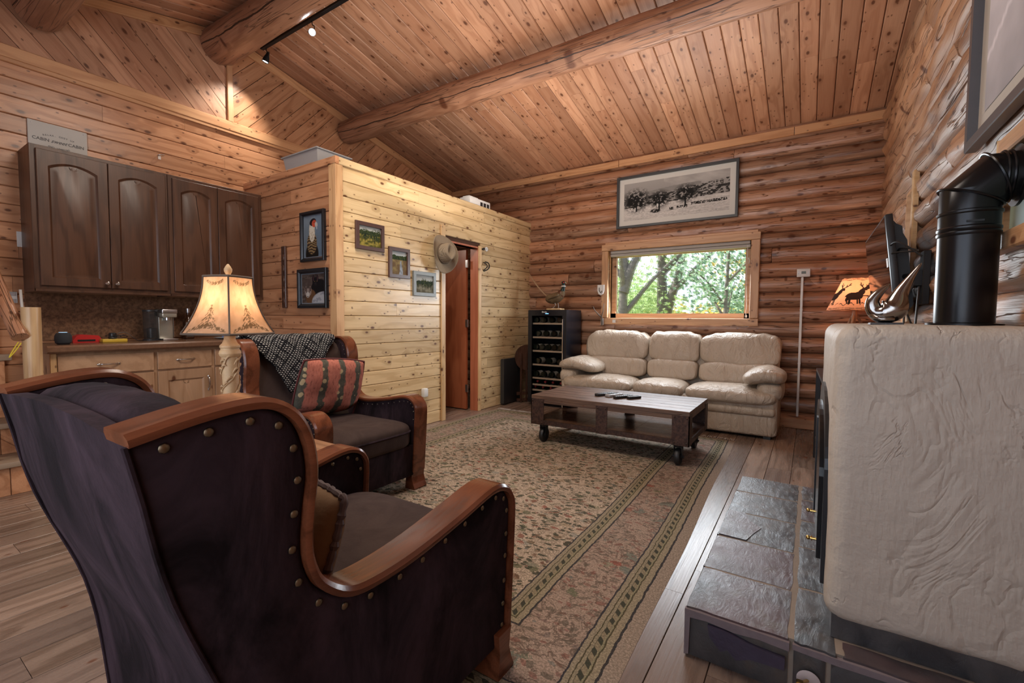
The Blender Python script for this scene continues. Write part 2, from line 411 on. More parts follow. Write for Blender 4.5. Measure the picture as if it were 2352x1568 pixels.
# ---- log walls
def log_mesh(L, hz, dep, mat, seed, full=False, rad=.0, bumps=.012, seg=14):
    """rounded log along local x, centred; hz half height, dep half depth (towards +z local)"""
    nl = max(8, int(L/.07)); rr = random.Random(seed); ph = rr.uniform(0, 50); vs = []; fs = []
    th = np.linspace(-PI*.5, PI*.5, seg) if not full else np.linspace(-PI, PI, seg, endpoint=False)
    for i in range(nl+1):
        x = -L/2+L*i/nl; e = min(1., (min(i, nl-i)*L/nl)/.03) if not full else 1
        e = .86+.14*math.sqrt(max(0, min(1, e)))
        sw = 1+.06*math.sin(x*1.3+ph)+.09*(float(vnoise(x*2.2+ph, 3.3))-.5)
        for t in th:
            nz = bumps*(float(fbm(x*2.6+ph, t*1.4+ph*.3, 3))-.5)*2
            y = math.sin(t)*hz*(1 if not full else sw); z = math.cos(t)*dep*sw*e+nz*math.cos(t)
            vs.append((x, y*1.02, z))
    k = len(th)
    for i in range(nl):
        for j in range(k if full else k-1):
            a = i*k+j; b = i*k+(j+1) % k
            fs.append((a, a+k, b+k, b))
    fs.append(tuple(range(k))); fs.append(tuple(nl*k+j for j in range(k))[::-1])
    me = bpy.data.meshes.new('log'); me.from_pydata(vs, [], fs); me.materials.append(mat)
    bm = bmesh.new(); bm.from_mesh(me); bmesh.ops.recalc_face_normals(bm, faces=bm.faces); bm.to_mesh(me); bm.free()
    me.shade_smooth()
    try: me.set_sharp_from_angle(angle=math.radians(60))
    except Exception: pass
    return me
def put_log(name, o, xd, n, me, parent):
    ob = bpy.data.objects.new(name, me); COL.objects.link(ob); ob.parent = parent; ob.matrix_local = frame_matrix(o, xd, n); return ob
def wall_with_holes(name, axis, at, th, a0, a1, z0, z1, holes):
    """thin backing wall with rectangular openings, holes = (a0,a1,z0,z1)"""
    m = MB(); cuts = sorted({a0, a1, *[h[0] for h in holes], *[h[1] for h in holes]})
    for p, q in zip(cuts, cuts[1:]):
        hs = sorted((h[2], h[3]) for h in holes if h[0] <= p+1e-6 and h[1] >= q-1e-6); z = z0
        for u, v in hs+[(z1, z1)]:
            if u-z > 1e-4:
                if axis == 'x': m.box(p, q, at, at+th, z, u)
                else: m.box(at, at+th, p, q, z, u)
            z = v
    return struct(m.build(name, MBACK, smooth=False))
ROW = .1575
WIN = (-2.155, -.555, 1.12, 1.985)                       # opening of the back window
wbk = wall_with_holes('wall_back', 'x', YB+.03, .16, XL-.14, XR+.22, -.1, EAVE_Z+.12, [WIN])
r = random.Random(31)
for i in range(20):
    zc = ROW*(i+.5)+.0; z0, z1 = zc-ROW/2, zc+ROW/2
    spans = runs(XL-r.uniform(0, 1.5), XR+.05, 1.8, 4.0, r); out = []
    for a, b in spans:
        a = max(a, XL)
        if z1 > WIN[2]+.03 and z0 < WIN[3]-.03:
            if a < WIN[0]: out.append((a, min(b, WIN[0]-.005)))
            if b > WIN[1]: out.append((max(a, WIN[1]+.005), b))
        else: out.append((a, b))
    for a, b in out:
        if b-a < .08: continue
        put_log('log', ((a+b)/2, YB+.035, zc), (1, 0, 0), (0, -1, 0), log_mesh(b-a-.004, ROW/2, .068, MLOG, r.random()*99), wbk)
W2 = (3.80, 4.15, 1.12, 1.975); W3 = (1.30, 2.19, 1.405, 1.665)
wr = wall_with_holes('wall_right', 'y', XR+.03, .16, YF, YB+.1, -.1, 2.8, [W2, W3])
struct(MB().prism([(YF, 2.8), (YB+.1, 2.8), (YB+.1, roof_z(YB+.1)+.02), (APY, APZ+.02), (YF, roof_z(YF)+.02)], XR+.03, XR+.19).build('wall_right_gable', MBACK, smooth=False))
r = random.Random(77)
for i in range(25):
    zc = ROW*(i+.5)-.04; z0, z1 = zc-ROW/2, zc+ROW/2
    ya, yb = YF, YB+.03
    if z1 > roof_z(YB):
        h = (APZ-z1)/SLOPE
        if h < .2: continue
        ya, yb = max(YF, APY-h), APY+h
    spans = runs(ya-r.uniform(0, 1.5), yb, 1.2, 3.2, r); out = []
    for a, b in spans:
        a = max(a, ya); segs = [(a, b)]
        for Wn in (W2, W3):
            if z1 > Wn[2]+.03 and z0 < Wn[3]-.03:
                ns = []
                for p, q in segs:
                    if q <= Wn[0] or p >= Wn[1]: ns.append((p, q)); continue
                    if p < Wn[0]: ns.append((p, Wn[0]-.005))
                    if q > Wn[1]: ns.append((Wn[1]+.005, q))
                segs = ns
        out += segs
    for a, b in out:
        if b-a < .1: continue
        put_log('log', (XR+.035, (a+b)/2, zc), (0, 1, 0), (-1, 0, 0), log_mesh(b-a-.006, ROW/2*1.03, .075, MLOGR, r.random()*99, bumps=.026), wr)
# eave board and base board of the back wall
for k, (a, b) in enumerate(((XL, -2.05), (-2.045, -.20), (-.195, XR))):
    struct(plank('trim_%d' % (6+k), ((a+b)/2, YB-.052, EAVE_Z-.055), (1, 0, 0), (0, -1, 0), b-a, .085, .03, MT, None, c=.006))
struct(plank('baseboard_back', ((XL+XR)/2+1.2, YB-.05, .055), (1, 0, 0), (0, -1, 0), 3.0, .11, .022, MT, None))
# front wall behind the camera; glazing added to go with the fill light
wf = wall_with_holes('wall_front', 'x', YF-.12, .12, XL-.14, XR+.22, -.1, roof_z(YF)+.05, [(-3.5, .2, .35, 2.3)])
wf.data.materials.clear(); wf.data.materials.append(ML)
MGLASS = M('window_glass', .02); MGLASS.set(Base_Color=(1, 1, 1), Transmission_Weight=1., IOR=1.02, Alpha=.12); MGLASS = MGLASS.mat
m = MB()
for x0, x1, z0, z1 in ((-3.5, .2, .35, .42), (-3.5, .2, 2.23, 2.3), (-3.5, -3.43, .35, 2.3), (.13, .2, .35, 2.3), (-1.69, -1.61, .35, 2.3)): m.box(x0, x1, YF-.11, YF-.03, z0, z1)
wfw = struct(m.build('added_window_4', MT, smooth=False))  # unseen window frame, added around the front fill light
struct(MB().box(-3.43, .13, YF-.075, YF-.069, .42, 2.23).build('pane', MGLASS, wfw, smooth=False))

# ---- the boxed-in little room: pale boards, cap, corner post
r = random.Random(41)
DOOR = (3.765, 4.345, 0, 1.955)
wp = struct(MB().box(XP-.10, XP-.016, YA+.016, DOOR[0]-.001, 0, ZP-.02).box(XP-.10, XP-.016, DOOR[1]+.001, YB+.02, 0, ZP-.02).box(XP-.10, XP-.016, DOOR[0]-.001, DOOR[1]+.001, DOOR[3], ZP-.02).build('wall_partition_long', MBACK, smooth=False))
n = 19; pw_ = (ZP-.06)/n
for i in range(n):
    z0 = i*pw_; z1 = z0+pw_
    for a, b in runs(YA-r.uniform(0, .8), YB+.02, 1.0, 2.6, r):
        a = max(a, YA+.03); segs = [(a, b)]
        if z0 < DOOR[3]-.02:
            segs = []
            if a < DOOR[0]-.07: segs.append((a, min(b, DOOR[0]-.075)))
            if b > DOOR[1]+.05: segs.append((max(a, DOOR[1]+.055), b))
        for p, q in segs:
            if q-p > .05: plank('wall_board', (XP, (p+q)/2, (z0+z1)/2), (0, 1, 0), (1, 0, 0), q-p, pw_, .016, MP, wp)
ws = struct(MB().box(XL, XP-.016, YA+.016, YA+.10, 0, ZP-.02).build('wall_partition_short', MBACK, smooth=False))
for i in range(n):
    z0 = i*pw_
    for a, b in runs(XL-r.uniform(0, .9), XP-.03, .7, 1.6, r):
        a = max(a, XL)
        if b-a > .05: plank('wall_board', ((a+b)/2, YA, z0+pw_/2), (1, 0, 0), (0, -1, 0), b-a, pw_, .016, ML, ws)
struct(MB().box(XL, XP-.02, YA+.05, YB, ZP-.04, ZP-.02).build('loft_deck', MBACK, smooth=False))
struct(plank('trim_9', (XP+.016, (YA+YB)/2, ZP-.032), (0, 1, 0), (1, 0, 0), YB-YA+.03, .066, .036, MP, None))
struct(plank('trim_10', ((XL+XP)/2+.01, YA-.016, ZP-.032), (1, 0, 0), (0, -1, 0), XP-XL+.02, .066, .036, ML, None))
struct(MB().box(XP-.075, XP+.018, YA-.016, YA+.058, 0, ZP-.065, .003, 1).build('trim_11', wood('corner_post_pine', (.70, .44, .23), (.48, .26, .12), knots=.2, axis='z', vary=.03)))
# door opening: jambs, casings, the reddish slab swung into the room
MD = wood('lauan_door', (.40, .125, .055), (.27, .07, .028), knots=0, rough=.36, grain=.35, bump=.05, vary=.02, axis='z')
MJ = wood('red_jamb', (.52, .17, .085), (.38, .11, .05), knots=0, rough=.4, vary=.03, axis='z')
MPZ = wood('pale_pine_upright', (.72, .50, .27), (.52, .31, .14), knots=.3, rough=.4, vary=.05, axis='z')
METAL = plain('brushed_steel', (.55, .55, .56), .3, 1)
dr = struct(MB().box(XP-.11, XP+.004, DOOR[0]-.018, DOOR[0]+.0, 0, DOOR[3]).box(XP-.11, XP+.004, DOOR[1], DOOR[1]+.018, 0, DOOR[3]).box(XP-.11, XP+.004, DOOR[0], DOOR[1], DOOR[3], DOOR[3]+.018).build('door_1', MJ, smooth=False))
MB().box(XP-.0, XP+.02, DOOR[0]-.075, DOOR[0]-.012, 0, 2.12, .003, 1).build('door_casing', MPZ, dr)
MB().box(XP-.0, XP+.02, DOOR[1]+.004, DOOR[1]+.055, 0, DOOR[3]+.03, .003, 1).build('door_casing', MPZ, dr)
lf = MB().box(XP-.145-.56, XP-.145, DOOR[1]-.040, DOOR[1]-.004, .012, DOOR[3]-.012, .002, 1).build('door_slab', MD, dr)
for z in (.27, 1.06, 1.775):
    MB().box(XP-.150, XP-.108, DOOR[1]-.047, DOOR[1]-.0395, z-.045, z+.045).cyl((XP-.112, DOOR[1]-.047, z-.047), (XP-.112, DOOR[1]-.047, z+.047), .006, seg=10).build('hinge', METAL, dr)

# ---- back window: casings, sash, glass, rolled-up blind, cord
MWX = wood('window_casing', (.63, .37, .20), (.44, .23, .11), knots=.4, rough=.4, vary=.05)
w1 = struct(MB().box(WIN[0], WIN[1], YB-.01, YB+.18, WIN[2]-.03, WIN[2]).box(WIN[0], WIN[1], YB-.01, YB+.18, WIN[3], WIN[3]+.03).box(WIN[0]-.02, WIN[0], YB-.01, YB+.18, WIN[2]-.03, WIN[3]+.03).box(WIN[1], WIN[1]+.02, YB-.01, YB+.18, WIN[2]-.03, WIN[3]+.03).build('window_1', MWX, smooth=False))
plank('casing', (-1.355, YB-.075, 1.098), (1, 0, 0), (0, -1, 0), 1.778, .082, .04, MWX, w1)
plank('casing', (-1.355, YB-.075, 2.020), (1, 0, 0), (0, -1, 0), 1.778, .082, .04, MWX, w1)
plank('casing', (-2.200, YB-.075, 1.56), (0, 0, 1), (0, -1, 0), .835, .088, .04, MWX, w1)
plank('casing', (-.510, YB-.075, 1.56), (0, 0, 1), (0, -1, 0), .835, .088, .04, MWX, w1)
plank('casing', (-1.355, YB-.03, 2.075), (1, 0, 0), (0, -1, 0), 1.72, .035, .05, MWX, w1)
s0, s1, t0, t1 = WIN[0]+.0, WIN[1]-.0, WIN[2]+.0, WIN[3]-.05
MB().box(s0, s1, YB+.06, YB+.11, t0, t0+.075).box(s0, s1, YB+.06, YB+.11, t1-.03, t1+.05).box(s0, s0+.06, YB+.06, YB+.11, t0, t1).box(s1-.06, s1, YB+.06, YB+.11, t0, t1).build('sash', MWX, w1, smooth=False)
MB().box(s0+.06, s1-.06, YB+.082, YB+.088, t0+.075, t1-.03).build('pane', MGLASS, w1, smooth=False)
MBL = plain('grey_blind', (.42, .40, .37), .6)
MB().box(WIN[0]+.01, WIN[1]-.01, YB-.02, YB+.05, WIN[3]-.075, WIN[3]-.045).box(WIN[0]+.01, WIN[1]-.01, YB-.03, YB+.05, WIN[3]-.04, WIN[3]-.004, .006, 1).build('blind', MBL, w1, label='rolled-up grey blind')
MWHITE = plain('white_plastic', (.72, .72, .70), .35)
m = MB().tube([(WIN[1]-.035, YB-.02, WIN[3]-.05), (WIN[1]-.04, YB-.025, 1.5), (WIN[1]-.03, YB-.02, 1.27), (WIN[1]-.035, YB-.03, 1.2), (WIN[1]-.028, YB-.03, 1.16)], .003, 6)
m.box(WIN[1]-.04, WIN[1]-.02, YB-.035, YB-.02, 1.15, 1.175); m.build('blind_cord', MWHITE, w1)
MB().tube([(WIN[1]-.012, YB-.02, 1.80), (WIN[1]-.02, YB-.04, 1.79), (WIN[1]-.012, YB-.045, 1.76), (WIN[1]-.018, YB-.03, 1.73)], .005, 6).build('window_latch', MWHITE, w1)
# ---- right-wall windows
def side_window(nm, Wn, glass, th=.07, far=True, px=.10, ths=None):
    ths = ths or th
    y0, y1, z0, z1 = Wn; x = XR-.03
    w = struct(MB().box(x, XR+.18, y0-.02, y0, z0-.02, z1+.02).box(x, XR+.18, y1, y1+.02, z0-.02, z1+.02).box(x, XR+.18, y0, y1, z0-.02, z0).box(x, XR+.18, y0, y1, z1, z1+.02).build(nm, MWX, smooth=False))
    plank('casing', (x-.024, y0-th/2, (z0+z1)/2), (0, 0, 1), (-1, 0, 0), z1-z0+2*th, th, .026, MPZ, w)
    if far: plank('casing', (x-.024, y1+ths/2, (z0+z1)/2), (0, 0, 1), (-1, 0, 0), z1-z0+2*th, ths, .026, MPZ, w)
    plank('casing', (x-.034, (y0+y1)/2, z0-th/2), (0, 1, 0), (-1, 0, 0), y1-y0+2*ths+.01, th, .036, MWX, w)
    if far: plank('casing', (x-.022, (y0+y1)/2, z1+th/2), (0, 1, 0), (-1, 0, 0), y1-y0, th, .024, MWX, w)
    MB().box(XR+px, XR+px+.006, y0, y1, z0, z1).build('pane', glass, w, smooth=False)
    return w
side_window('window_2', W2, MGLASS, th=.075, far=False)
MGP = plain('green_sheet_metal', (.30, .39, .33), .6, 0)
side_window('window_3', W3, MGP, th=.062, px=-.015, ths=.014)
# ================================================================== rug
def rug_material():
    m = M('oriental_rug', .95, spec=.1)
    uv = m.n('UVMap'); u = m.n('SeparateXYZ', {0: uv}, out=0); v = m.n('SeparateXYZ', {0: uv}, out=1)
    RW, RL = 2.73, 3.66
    d = m.math('MINIMUM', m.math('MINIMUM', u, m.math('SUBTRACT', RW, u)), m.math('MINIMUM', v, m.math('SUBTRACT', RL, v)))
    wob = m.math('MULTIPLY', m.math('SUBTRACT', m.noise(uv, 16, 6, .7), .5), .022)
    d = m.math('ADD', d, wob)
    def band(a, b): return m.math('MULTIPLY', m.math('GREATER_THAN', d, a), m.math('LESS_THAN', d, b))
    fuzz = m.noise(uv, 220, 3)
    # field: cream ground strewn with small dark leaves, olive and rust sprigs, thin curling stems
    base = m.mix(m.noise(uv, 2.5, 3), (.56, .43, .32), (.46, .365, .275))
    wv = m.n('VectorMath', {0: uv, 1: m.n('VectorMath', {0: m.n('TexNoise', {'Vector': uv, 'Scale': 9.0, 'Detail': 2}, out=1), 3: .10}, operation='SCALE')}, operation='ADD')
    def leaves(sc, stretch, th, seed):
        cc = m.n('Mapping', {'Vector': wv, 'Location': (seed, seed*.7, 0), 'Scale': (stretch, 1, 1)})
        dd = m.vor(cc, sc); ee = m.n('SeparateColor', {'Color': m.vor(cc, sc, out='Color')})
        return m.math('MULTIPLY', m.math('LESS_THAN', m.math('ADD', m.math('MULTIPLY', dd, m.math('MULTIPLY_ADD', ee, .5, .75)), m.math('MULTIPLY', m.math('SUBTRACT', m.noise(uv, 110, 2), .5), .45)), th), m.math('GREATER_THAN', ee, .12)), ee
    l1, e1 = leaves(42, .50, .38, 0); l2, e2 = leaves(20, .6, .30, 5.); l3, e3 = leaves(10, .7, .26, 11.)
    stem = m.ramp(m.math('ABSOLUTE', m.math('SUBTRACT', m.noise(m.scale(uv, (6, 6, 6)), 1.3, 4, .6, 1.4), .5)), [(.008, 1.), (.024, 0.)])
    stem2 = m.ramp(m.math('ABSOLUTE', m.math('SUBTRACT', m.noise(m.scale(uv, (11, 11, 11)), 1.0, 4, .65, 1.2), .52)), [(.010, 1.), (.040, 0.)])
    leafc = m.ramp(e1, [(.0, (.025, .035, .022)), (.55, (.04, .05, .03)), (.65, (.09, .085, .04)), (.87, (.17, .05, .035)), (.95, (.10, .13, .13))])
    col = m.mix(m.math('MULTIPLY', m.math('MAXIMUM', stem, m.math('MULTIPLY', stem2, .6)), .62), base, (.09, .07, .045))
    col = m.mix(m.math('MULTIPLY', l3, .55), col, m.ramp(e3, [(.3, (.30, .20, .11)), (.6, (.20, .21, .12)), (.85, (.24, .26, .24))]))
    col = m.mix(m.math('MULTIPLY', l2, .8), col, m.ramp(e2, [(.3, (.10, .11, .055)), (.6, (.20, .10, .06)), (.8, (.26, .06, .04))]))
    field = m.mix(m.math('MULTIPLY', l1, .88), col, leafc)
    # main border: pinkish ground, larger flowers and vines
    b0 = m.mix(m.noise(uv, 3.1, 3), (.42, .30, .235), (.33, .245, .19))
    b0 = m.mix(m.math('MULTIPLY', stem2, .7), b0, (.09, .06, .045))
    b0 = m.mix(m.math('MULTIPLY', l3, .75), b0, m.ramp(e3, [(.3, (.15, .18, .15)), (.5, (.11, .13, .05)), (.7, (.33, .30, .22)), (.9, (.30, .06, .04))]))
    border = m.mix(m.math('MULTIPLY', l1, .6), b0, m.ramp(e1, [(.3, (.08, .07, .05)), (.7, (.24, .06, .045)), (.9, (.13, .16, .15))]))
    # guards: khaki stripes with a dark chequered centre
    def guard(a, b):
        t = m.math('DIVIDE', m.math('SUBTRACT', d, a), b-a)
        along = m.math('ADD', m.math('MULTIPLY', u, 1), m.math('MULTIPLY', v, 1))
        chk = m.math('GREATER_THAN', m.math('SINE', m.math('MULTIPLY', along, 105)), -.1)
        g = m.ramp(t, [(.0, (.03, .03, .035)), (.07, (.03, .03, .035)), (.08, (.33, .27, .18)), (.30, (.29, .24, .155)), (.31, (.07, .06, .03)), (.36, (.28, .25, .15)),
                       (.42, (.04, .045, .03)), (.60, (.04, .045, .03)), (.61, (.30, .25, .165)), (.72, (.07, .06, .03)), (.76, (.31, .255, .175)), (.92, (.31, .255, .175)), (.93, (.03, .03, .04))], 'CONSTANT')
        mid = m.math('MULTIPLY', m.math('GREATER_THAN', t, .42), m.math('LESS_THAN', t, .60))
        return m.mix(m.math('MULTIPLY', m.math('MULTIPLY', mid, chk), .8), g, (.34, .27, .17))
    c = m.mix(band(.38, .48), field, guard(.38, .48))
    c = m.mix(band(.155, .38), c, border); c = m.mix(band(.05, .155), c, guard(.05, .155))
    c = m.mix(band(-1, .05), c, m.mix(fuzz, (.43, .34, .27), (.28, .21, .155)))
    c = m.mix(m.math('MULTIPLY', m.ramp(m.noise(uv, 130, 3, .7), [(.42, 1.), (.62, 0.)]), .55), c, (.07, .055, .04))
    m.set(Base_Color=c); m.bump(fuzz, .5, .004)
    return m.mat
RC = [(-3.22, .95), (-.445, .97), (-.545, 4.625), (-3.215, 4.58)]
def rug_pt(u, v, z=0):
    a = Vector(RC[0]).lerp(Vector(RC[1]), u); b = Vector(RC[3]).lerp(Vector(RC[2]), u); p = a.lerp(b, v)
    e = .005*math.sin(v*13+u*3)
    return (p.x+e, p.y, z)
rug = thing('area_rug', 'large worn cream oriental rug with khaki and dark borders on the plank floor', 'rug', (-1.9, 2.8, 0))
def rug_body():
    nu, nv = 40, 60; me_v = []; fs = []; uvs = []
    for j in range(nv+1):
        for i in range(nu+1):
            u, v = i/nu, j/nv; edge = min(u, 1-u, v, 1-v)
            z = .0115+.0015*float(vnoise(u*14, v*18)) if edge > 0 else .001
            p = rug_pt(u, v, z); me_v.append((p[0]+1.9, p[1]-2.8, z)); uvs.append((u*2.73, v*3.66))
    for j in range(nv):
        for i in range(nu):
            a = j*(nu+1)+i; fs.append((a, a+1, a+nu+2, a+nu+1))
    me = bpy.data.meshes.new('rug_pile'); me.from_pydata(me_v, [], fs)
    ul = me.uv_layers.new(name='UVMap')
    for l in me.loops: ul.data[l.index].uv = uvs[l.vertex_index]
    me.materials.append(rug_material()); me.shade_smooth()
    o = bpy.data.objects.new('rug_pile', me); COL.objects.link(o); o.parent = rug
rug_body()
MFR = plain('cream_fringe', (.50, .45, .40), .9)
fr = MB(); r = random.Random(2)
for k in range(150):
    u = (k+.5)/150; p = Vector(rug_pt(u, 1, .006))-Vector((-1.9, 2.8, 0)); dx = r.uniform(-.02, .02)
    fr.tube([p, p+Vector((dx*.5, .022, .002)), p+Vector((dx, .05+r.uniform(-.012, .01), -.002))], .0035, 4)
fo = fr.build('fringe', MFR, rug, smooth=False); fo['kind'] = 'stuff'

# ================================================================== armchairs
def velvet(name, col, sheen, mott=.5):
    m = M(name, .9, spec=.05); c = m.coord(rand=False)
    f = m.noise(m.scale(c, (1, 1, .45)), 5.0, 6, .68, 1.0); g = m.noise(c, 90, 3)
    f2 = m.ramp(f, [(.38, 0.), (.66, 1.)])
    m.set(Base_Color=m.mix(m.math('MULTIPLY', f2, mott), col, sheen)); m.b.inputs['Sheen Weight'].default_value = .03
    m.b.inputs['Sheen Tint'].default_value = (.8, .7, .85, 1); m.b.inputs['Sheen Roughness'].default_value = .4
    m.bump(m.math('ADD', m.math('MULTIPLY', f, 1.2), m.math('MULTIPLY', g, .3)), .35, .006); return m.mat
MV = velvet('aubergine_velvet', (.010, .007, .008), (.052, .032, .040), .85)
MVS = velvet('aubergine_velvet_seat', (.045, .031, .028), (.085, .06, .052))
MRAIL = wood('mahogany_rail', (.19, .060, .027), (.075, .021, .009), knots=0, rough=.20, grain=.6, bump=.08, vary=.06, axis='y')
MNAIL = plain('aged_brass_nail', (.22, .18, .125), .35, 1)
CP = [(.225, .940), (.311, .958), (.381, .966), (.425, .96), (.462, .934), (.484, .888), (.492, .83), (.485, .769), (.479, .705), (.484, .653), (.508, .601),
      (.566, .554), (.635, .539), (.765, .544), (.926, .569), (1.075, .598), (1.14, .59), (1.172, .56), (1.182, .52), (1.176, .40), (1.166, .25), (1.158, .13)]
CP = [(y-.70, z) for y, z in CP]
SEAM = [(.225, .940), (.243, .853), (.256, .778), (.275, .696), (.302, .612), (.331, .53), (.358, .44), (.378, .33), (.392, .20), (.40, .10)]
SEAM = [(y-.70, z) for y, z in SEAM]
def make_chair(label, nail_gap, nail_r):
    t = thing('armchair', label, 'armchair')
    rail = [tuple(p) for p in smooth_line(CP, 4)]
    for sx in (-1, 1):
        # upholstered side
        poly = [(y, z) for y, z in rail]+[(.44, .10)]+[(y, z) for y, z in smooth_line(SEAM, 2)][::-1][:-1]
        bm = bmesh.new(); x0, x1 = sorted((sx*.312, sx*.388))
        A = [bm.verts.new((x0, y, z)) for y, z in poly]; B = [bm.verts.new((x1, y, z)) for y, z in poly]; n = len(poly)
        fa = bm.faces.new(A); fb = bm.faces.new(B)
        for i in range(n): bm.faces.new((A[i], A[(i+1) % n], B[(i+1) % n], B[i]))
        bmesh.ops.recalc_face_normals(bm, faces=bm.faces)
        ed = [e for f in (fa, fb) for e in f.edges]
        bmesh.ops.bevel(bm, geom=ed, offset=.010, segments=2, profile=.5, affect='EDGES')
        MB().bm(bm).build('side_panel', MV, t, angle=50)
        # bent wooden rail: rectangular section swept along the curve
        m = MB(); W0, W1 = sx*.312, sx*.400; T = .020; vs = []; fs = []; N = len(rail)
        for i, (y, z) in enumerate(rail):
            a = Vector(rail[max(i-1, 0)]); b = Vector(rail[min(i+1, N-1)]); d = (b-a).normalized(); nn = Vector((-d.y, d.x))
            w0 = W0-.012*sx*max(0, min(1, (i-44)/12))
            for x, h in ((w0, .0), (W1, .0), (W1+.003*sx, .006), (W1+.003*sx, T-.008), (W1-.006*sx, T), (w0+.006*sx, T), (w0-.002*sx, T-.008), (w0-.002*sx, .006)):
                vs.append((x, y+nn.x*h, z+nn.y*h))
        for i in range(N-1):
            for j in range(8): fs.append((i*8+j, i*8+(j+1) % 8, (i+1)*8+(j+1) % 8, (i+1)*8+j))
        fs.append(tuple(range(8))); fs.append(tuple((N-1)*8+j for j in range(8)))
        m.add(vs, fs).build('arm_rail', MRAIL, t, angle=40)
        # scrolled front foot
        ft = [(.395, .0), (.475, .0), (.482, .02), (.468, .05), (.456, .09), (.462, .135), (.468, .15), (.40, .15), (.405, .09), (.40, .04)]
        fx0, fx1 = sorted((sx*.298, sx*.408))
        m = MB(); q = len(ft)
        for k, (xa, g) in enumerate(((fx0, 0), (fx1, 0))): pass
        m.prism([(y, z) for y, z in ft], fx0, fx1, 'x').build('foot', MRAIL, t, smooth=False)
        MB().box(sx*.35-.03, sx*.35+.03, -.30, -.24, 0, .11).build('foot', MRAIL, t, smooth=False)
        # brass nails, outside and inside
        pts = smooth_line(CP, 6); acc = 0; nm = None
        for face, xx in ((1, sx*.390), (-1, sx*.310)):
            last = None; acc = nail_gap*.6
            for i in range(1, len(pts)-1):
                seg_ = (pts[i]-pts[i-1]).length; acc += seg_
                if acc >= nail_gap:
                    acc = 0; d = (pts[i+1]-pts[i-1]).normalized(); nn = Vector((-d.y, d.x)); p = pts[i]-nn*.020
                    if face == -1 and (p.y < .46 and i > 40): continue
                    if nm is None:
                        nm = MB().sell((0, 0, 0), (nail_r*.55, nail_r, nail_r), 1, 1, 10, 6).mesh('nail', MNAIL)
                    link('nail', nm, t, loc=(xx, p.x, p.y))
        MB().tube([(sx*.389, y-.002, z) for y, z in smooth_line(SEAM, 2)], .0045, 6).build('welt', MV, t)
    # outer back, slightly bulged, and rolled top
    sm = smooth_line(SEAM, 2)
    def fb(u, v):
        p = sm[min(len(sm)-1, int(round(v*(len(sm)-1))))]; x = (u*2-1)*.386
        k = (1-(u*2-1)**2); zz = p.y+.018*k*(1-v)**3
        return (x, p.x-.012*k*math.sin(PI*min(1, v*1.3+.05))-.004*(float(vnoise(u*7+3, v*9))-.5), zz)
    def ff(u, v):
        p = fb(u, v); return (p[0], p[1]+.03, p[2])
    m = MB().grid(fb, 16, len(sm)-1); k = len(m.v); m.grid(ff, 16, len(sm)-1)
    for i in range(16): m.f.append((i, i+1, k+i+1, k+i))
    m.build('back_panel', MV, t)
    # inside back (leans, padded) 
    prof = [(-.455, .93), (-.42, .972), (-.36, .972), (-.315, .945), (-.285, .88), (-.265, .78), (-.245, .66), (-.22, .54), (-.19, .44), (-.17, .30), (-.28, .30), (-.36, .60)]
    prof = smooth_line(prof+[prof[0]], 3)[:-1]
    def fi(u, v):
        p = prof[int(round(u*len(prof))) % len(prof)]; x = (v*2-1)*.311; k = 1-abs(v*2-1)**3
        return (x, p.x+(.03*k if p.x > -.40 else 0)*(1 if p.y < .93 else .3), p.y-.028*(1-k)*(p.y > .9)+.002*math.sin(v*31))
    m = MB().grid(fi, len(prof), 20, wrap=True); m.build('backrest', MVS if nail_r < .006 else MV, t)
    # seat cushion, front apron, bottom deck
    def fs_(p, q):
        q.z += .012*(1-p.x**2)*(1-p.y**2)*(1 if p.z > 0 else 0)+.010*(float(fbm(q.x*9+4, q.y*9, 3))-.5); return q
    MB().sell((0, .155, .375), (.308, .335, .085), .35, .28, 44, 20, fs_).build('seat_cushion', MVS, t)
    pp = []
    for a in np.linspace(0, 2*PI, 60):
        f_ = lambda v, e: math.copysign(abs(v)**e, v)
        pp.append((f_(math.cos(a), .28)*.309, .155+f_(math.sin(a), .28)*.337, .402))
    MB().tube(pp, .006, 6, caps=False).build('cushion_piping', MV, t)
    MB().box(-.312, .312, .42, .462, .105, .305, .008).build('apron', MV, t)
    MB().box(-.312, .312, -.28, .43, .12, .29).build('deck', MV, t, smooth=False)
    return t
ch1 = make_chair('dark velvet wing armchair nearest the camera, seen from behind with large brass nails', .060, .0078)
ch1.location = (-1.168, .70, 0)
ch2 = make_chair('dark velvet wing armchair beside the pale board wall, patterned throw over its back', .034, .0042)
ch2.location = (-2.575, 1.765, .0); ch2.rotation_euler = (0, 0, -PI/2)

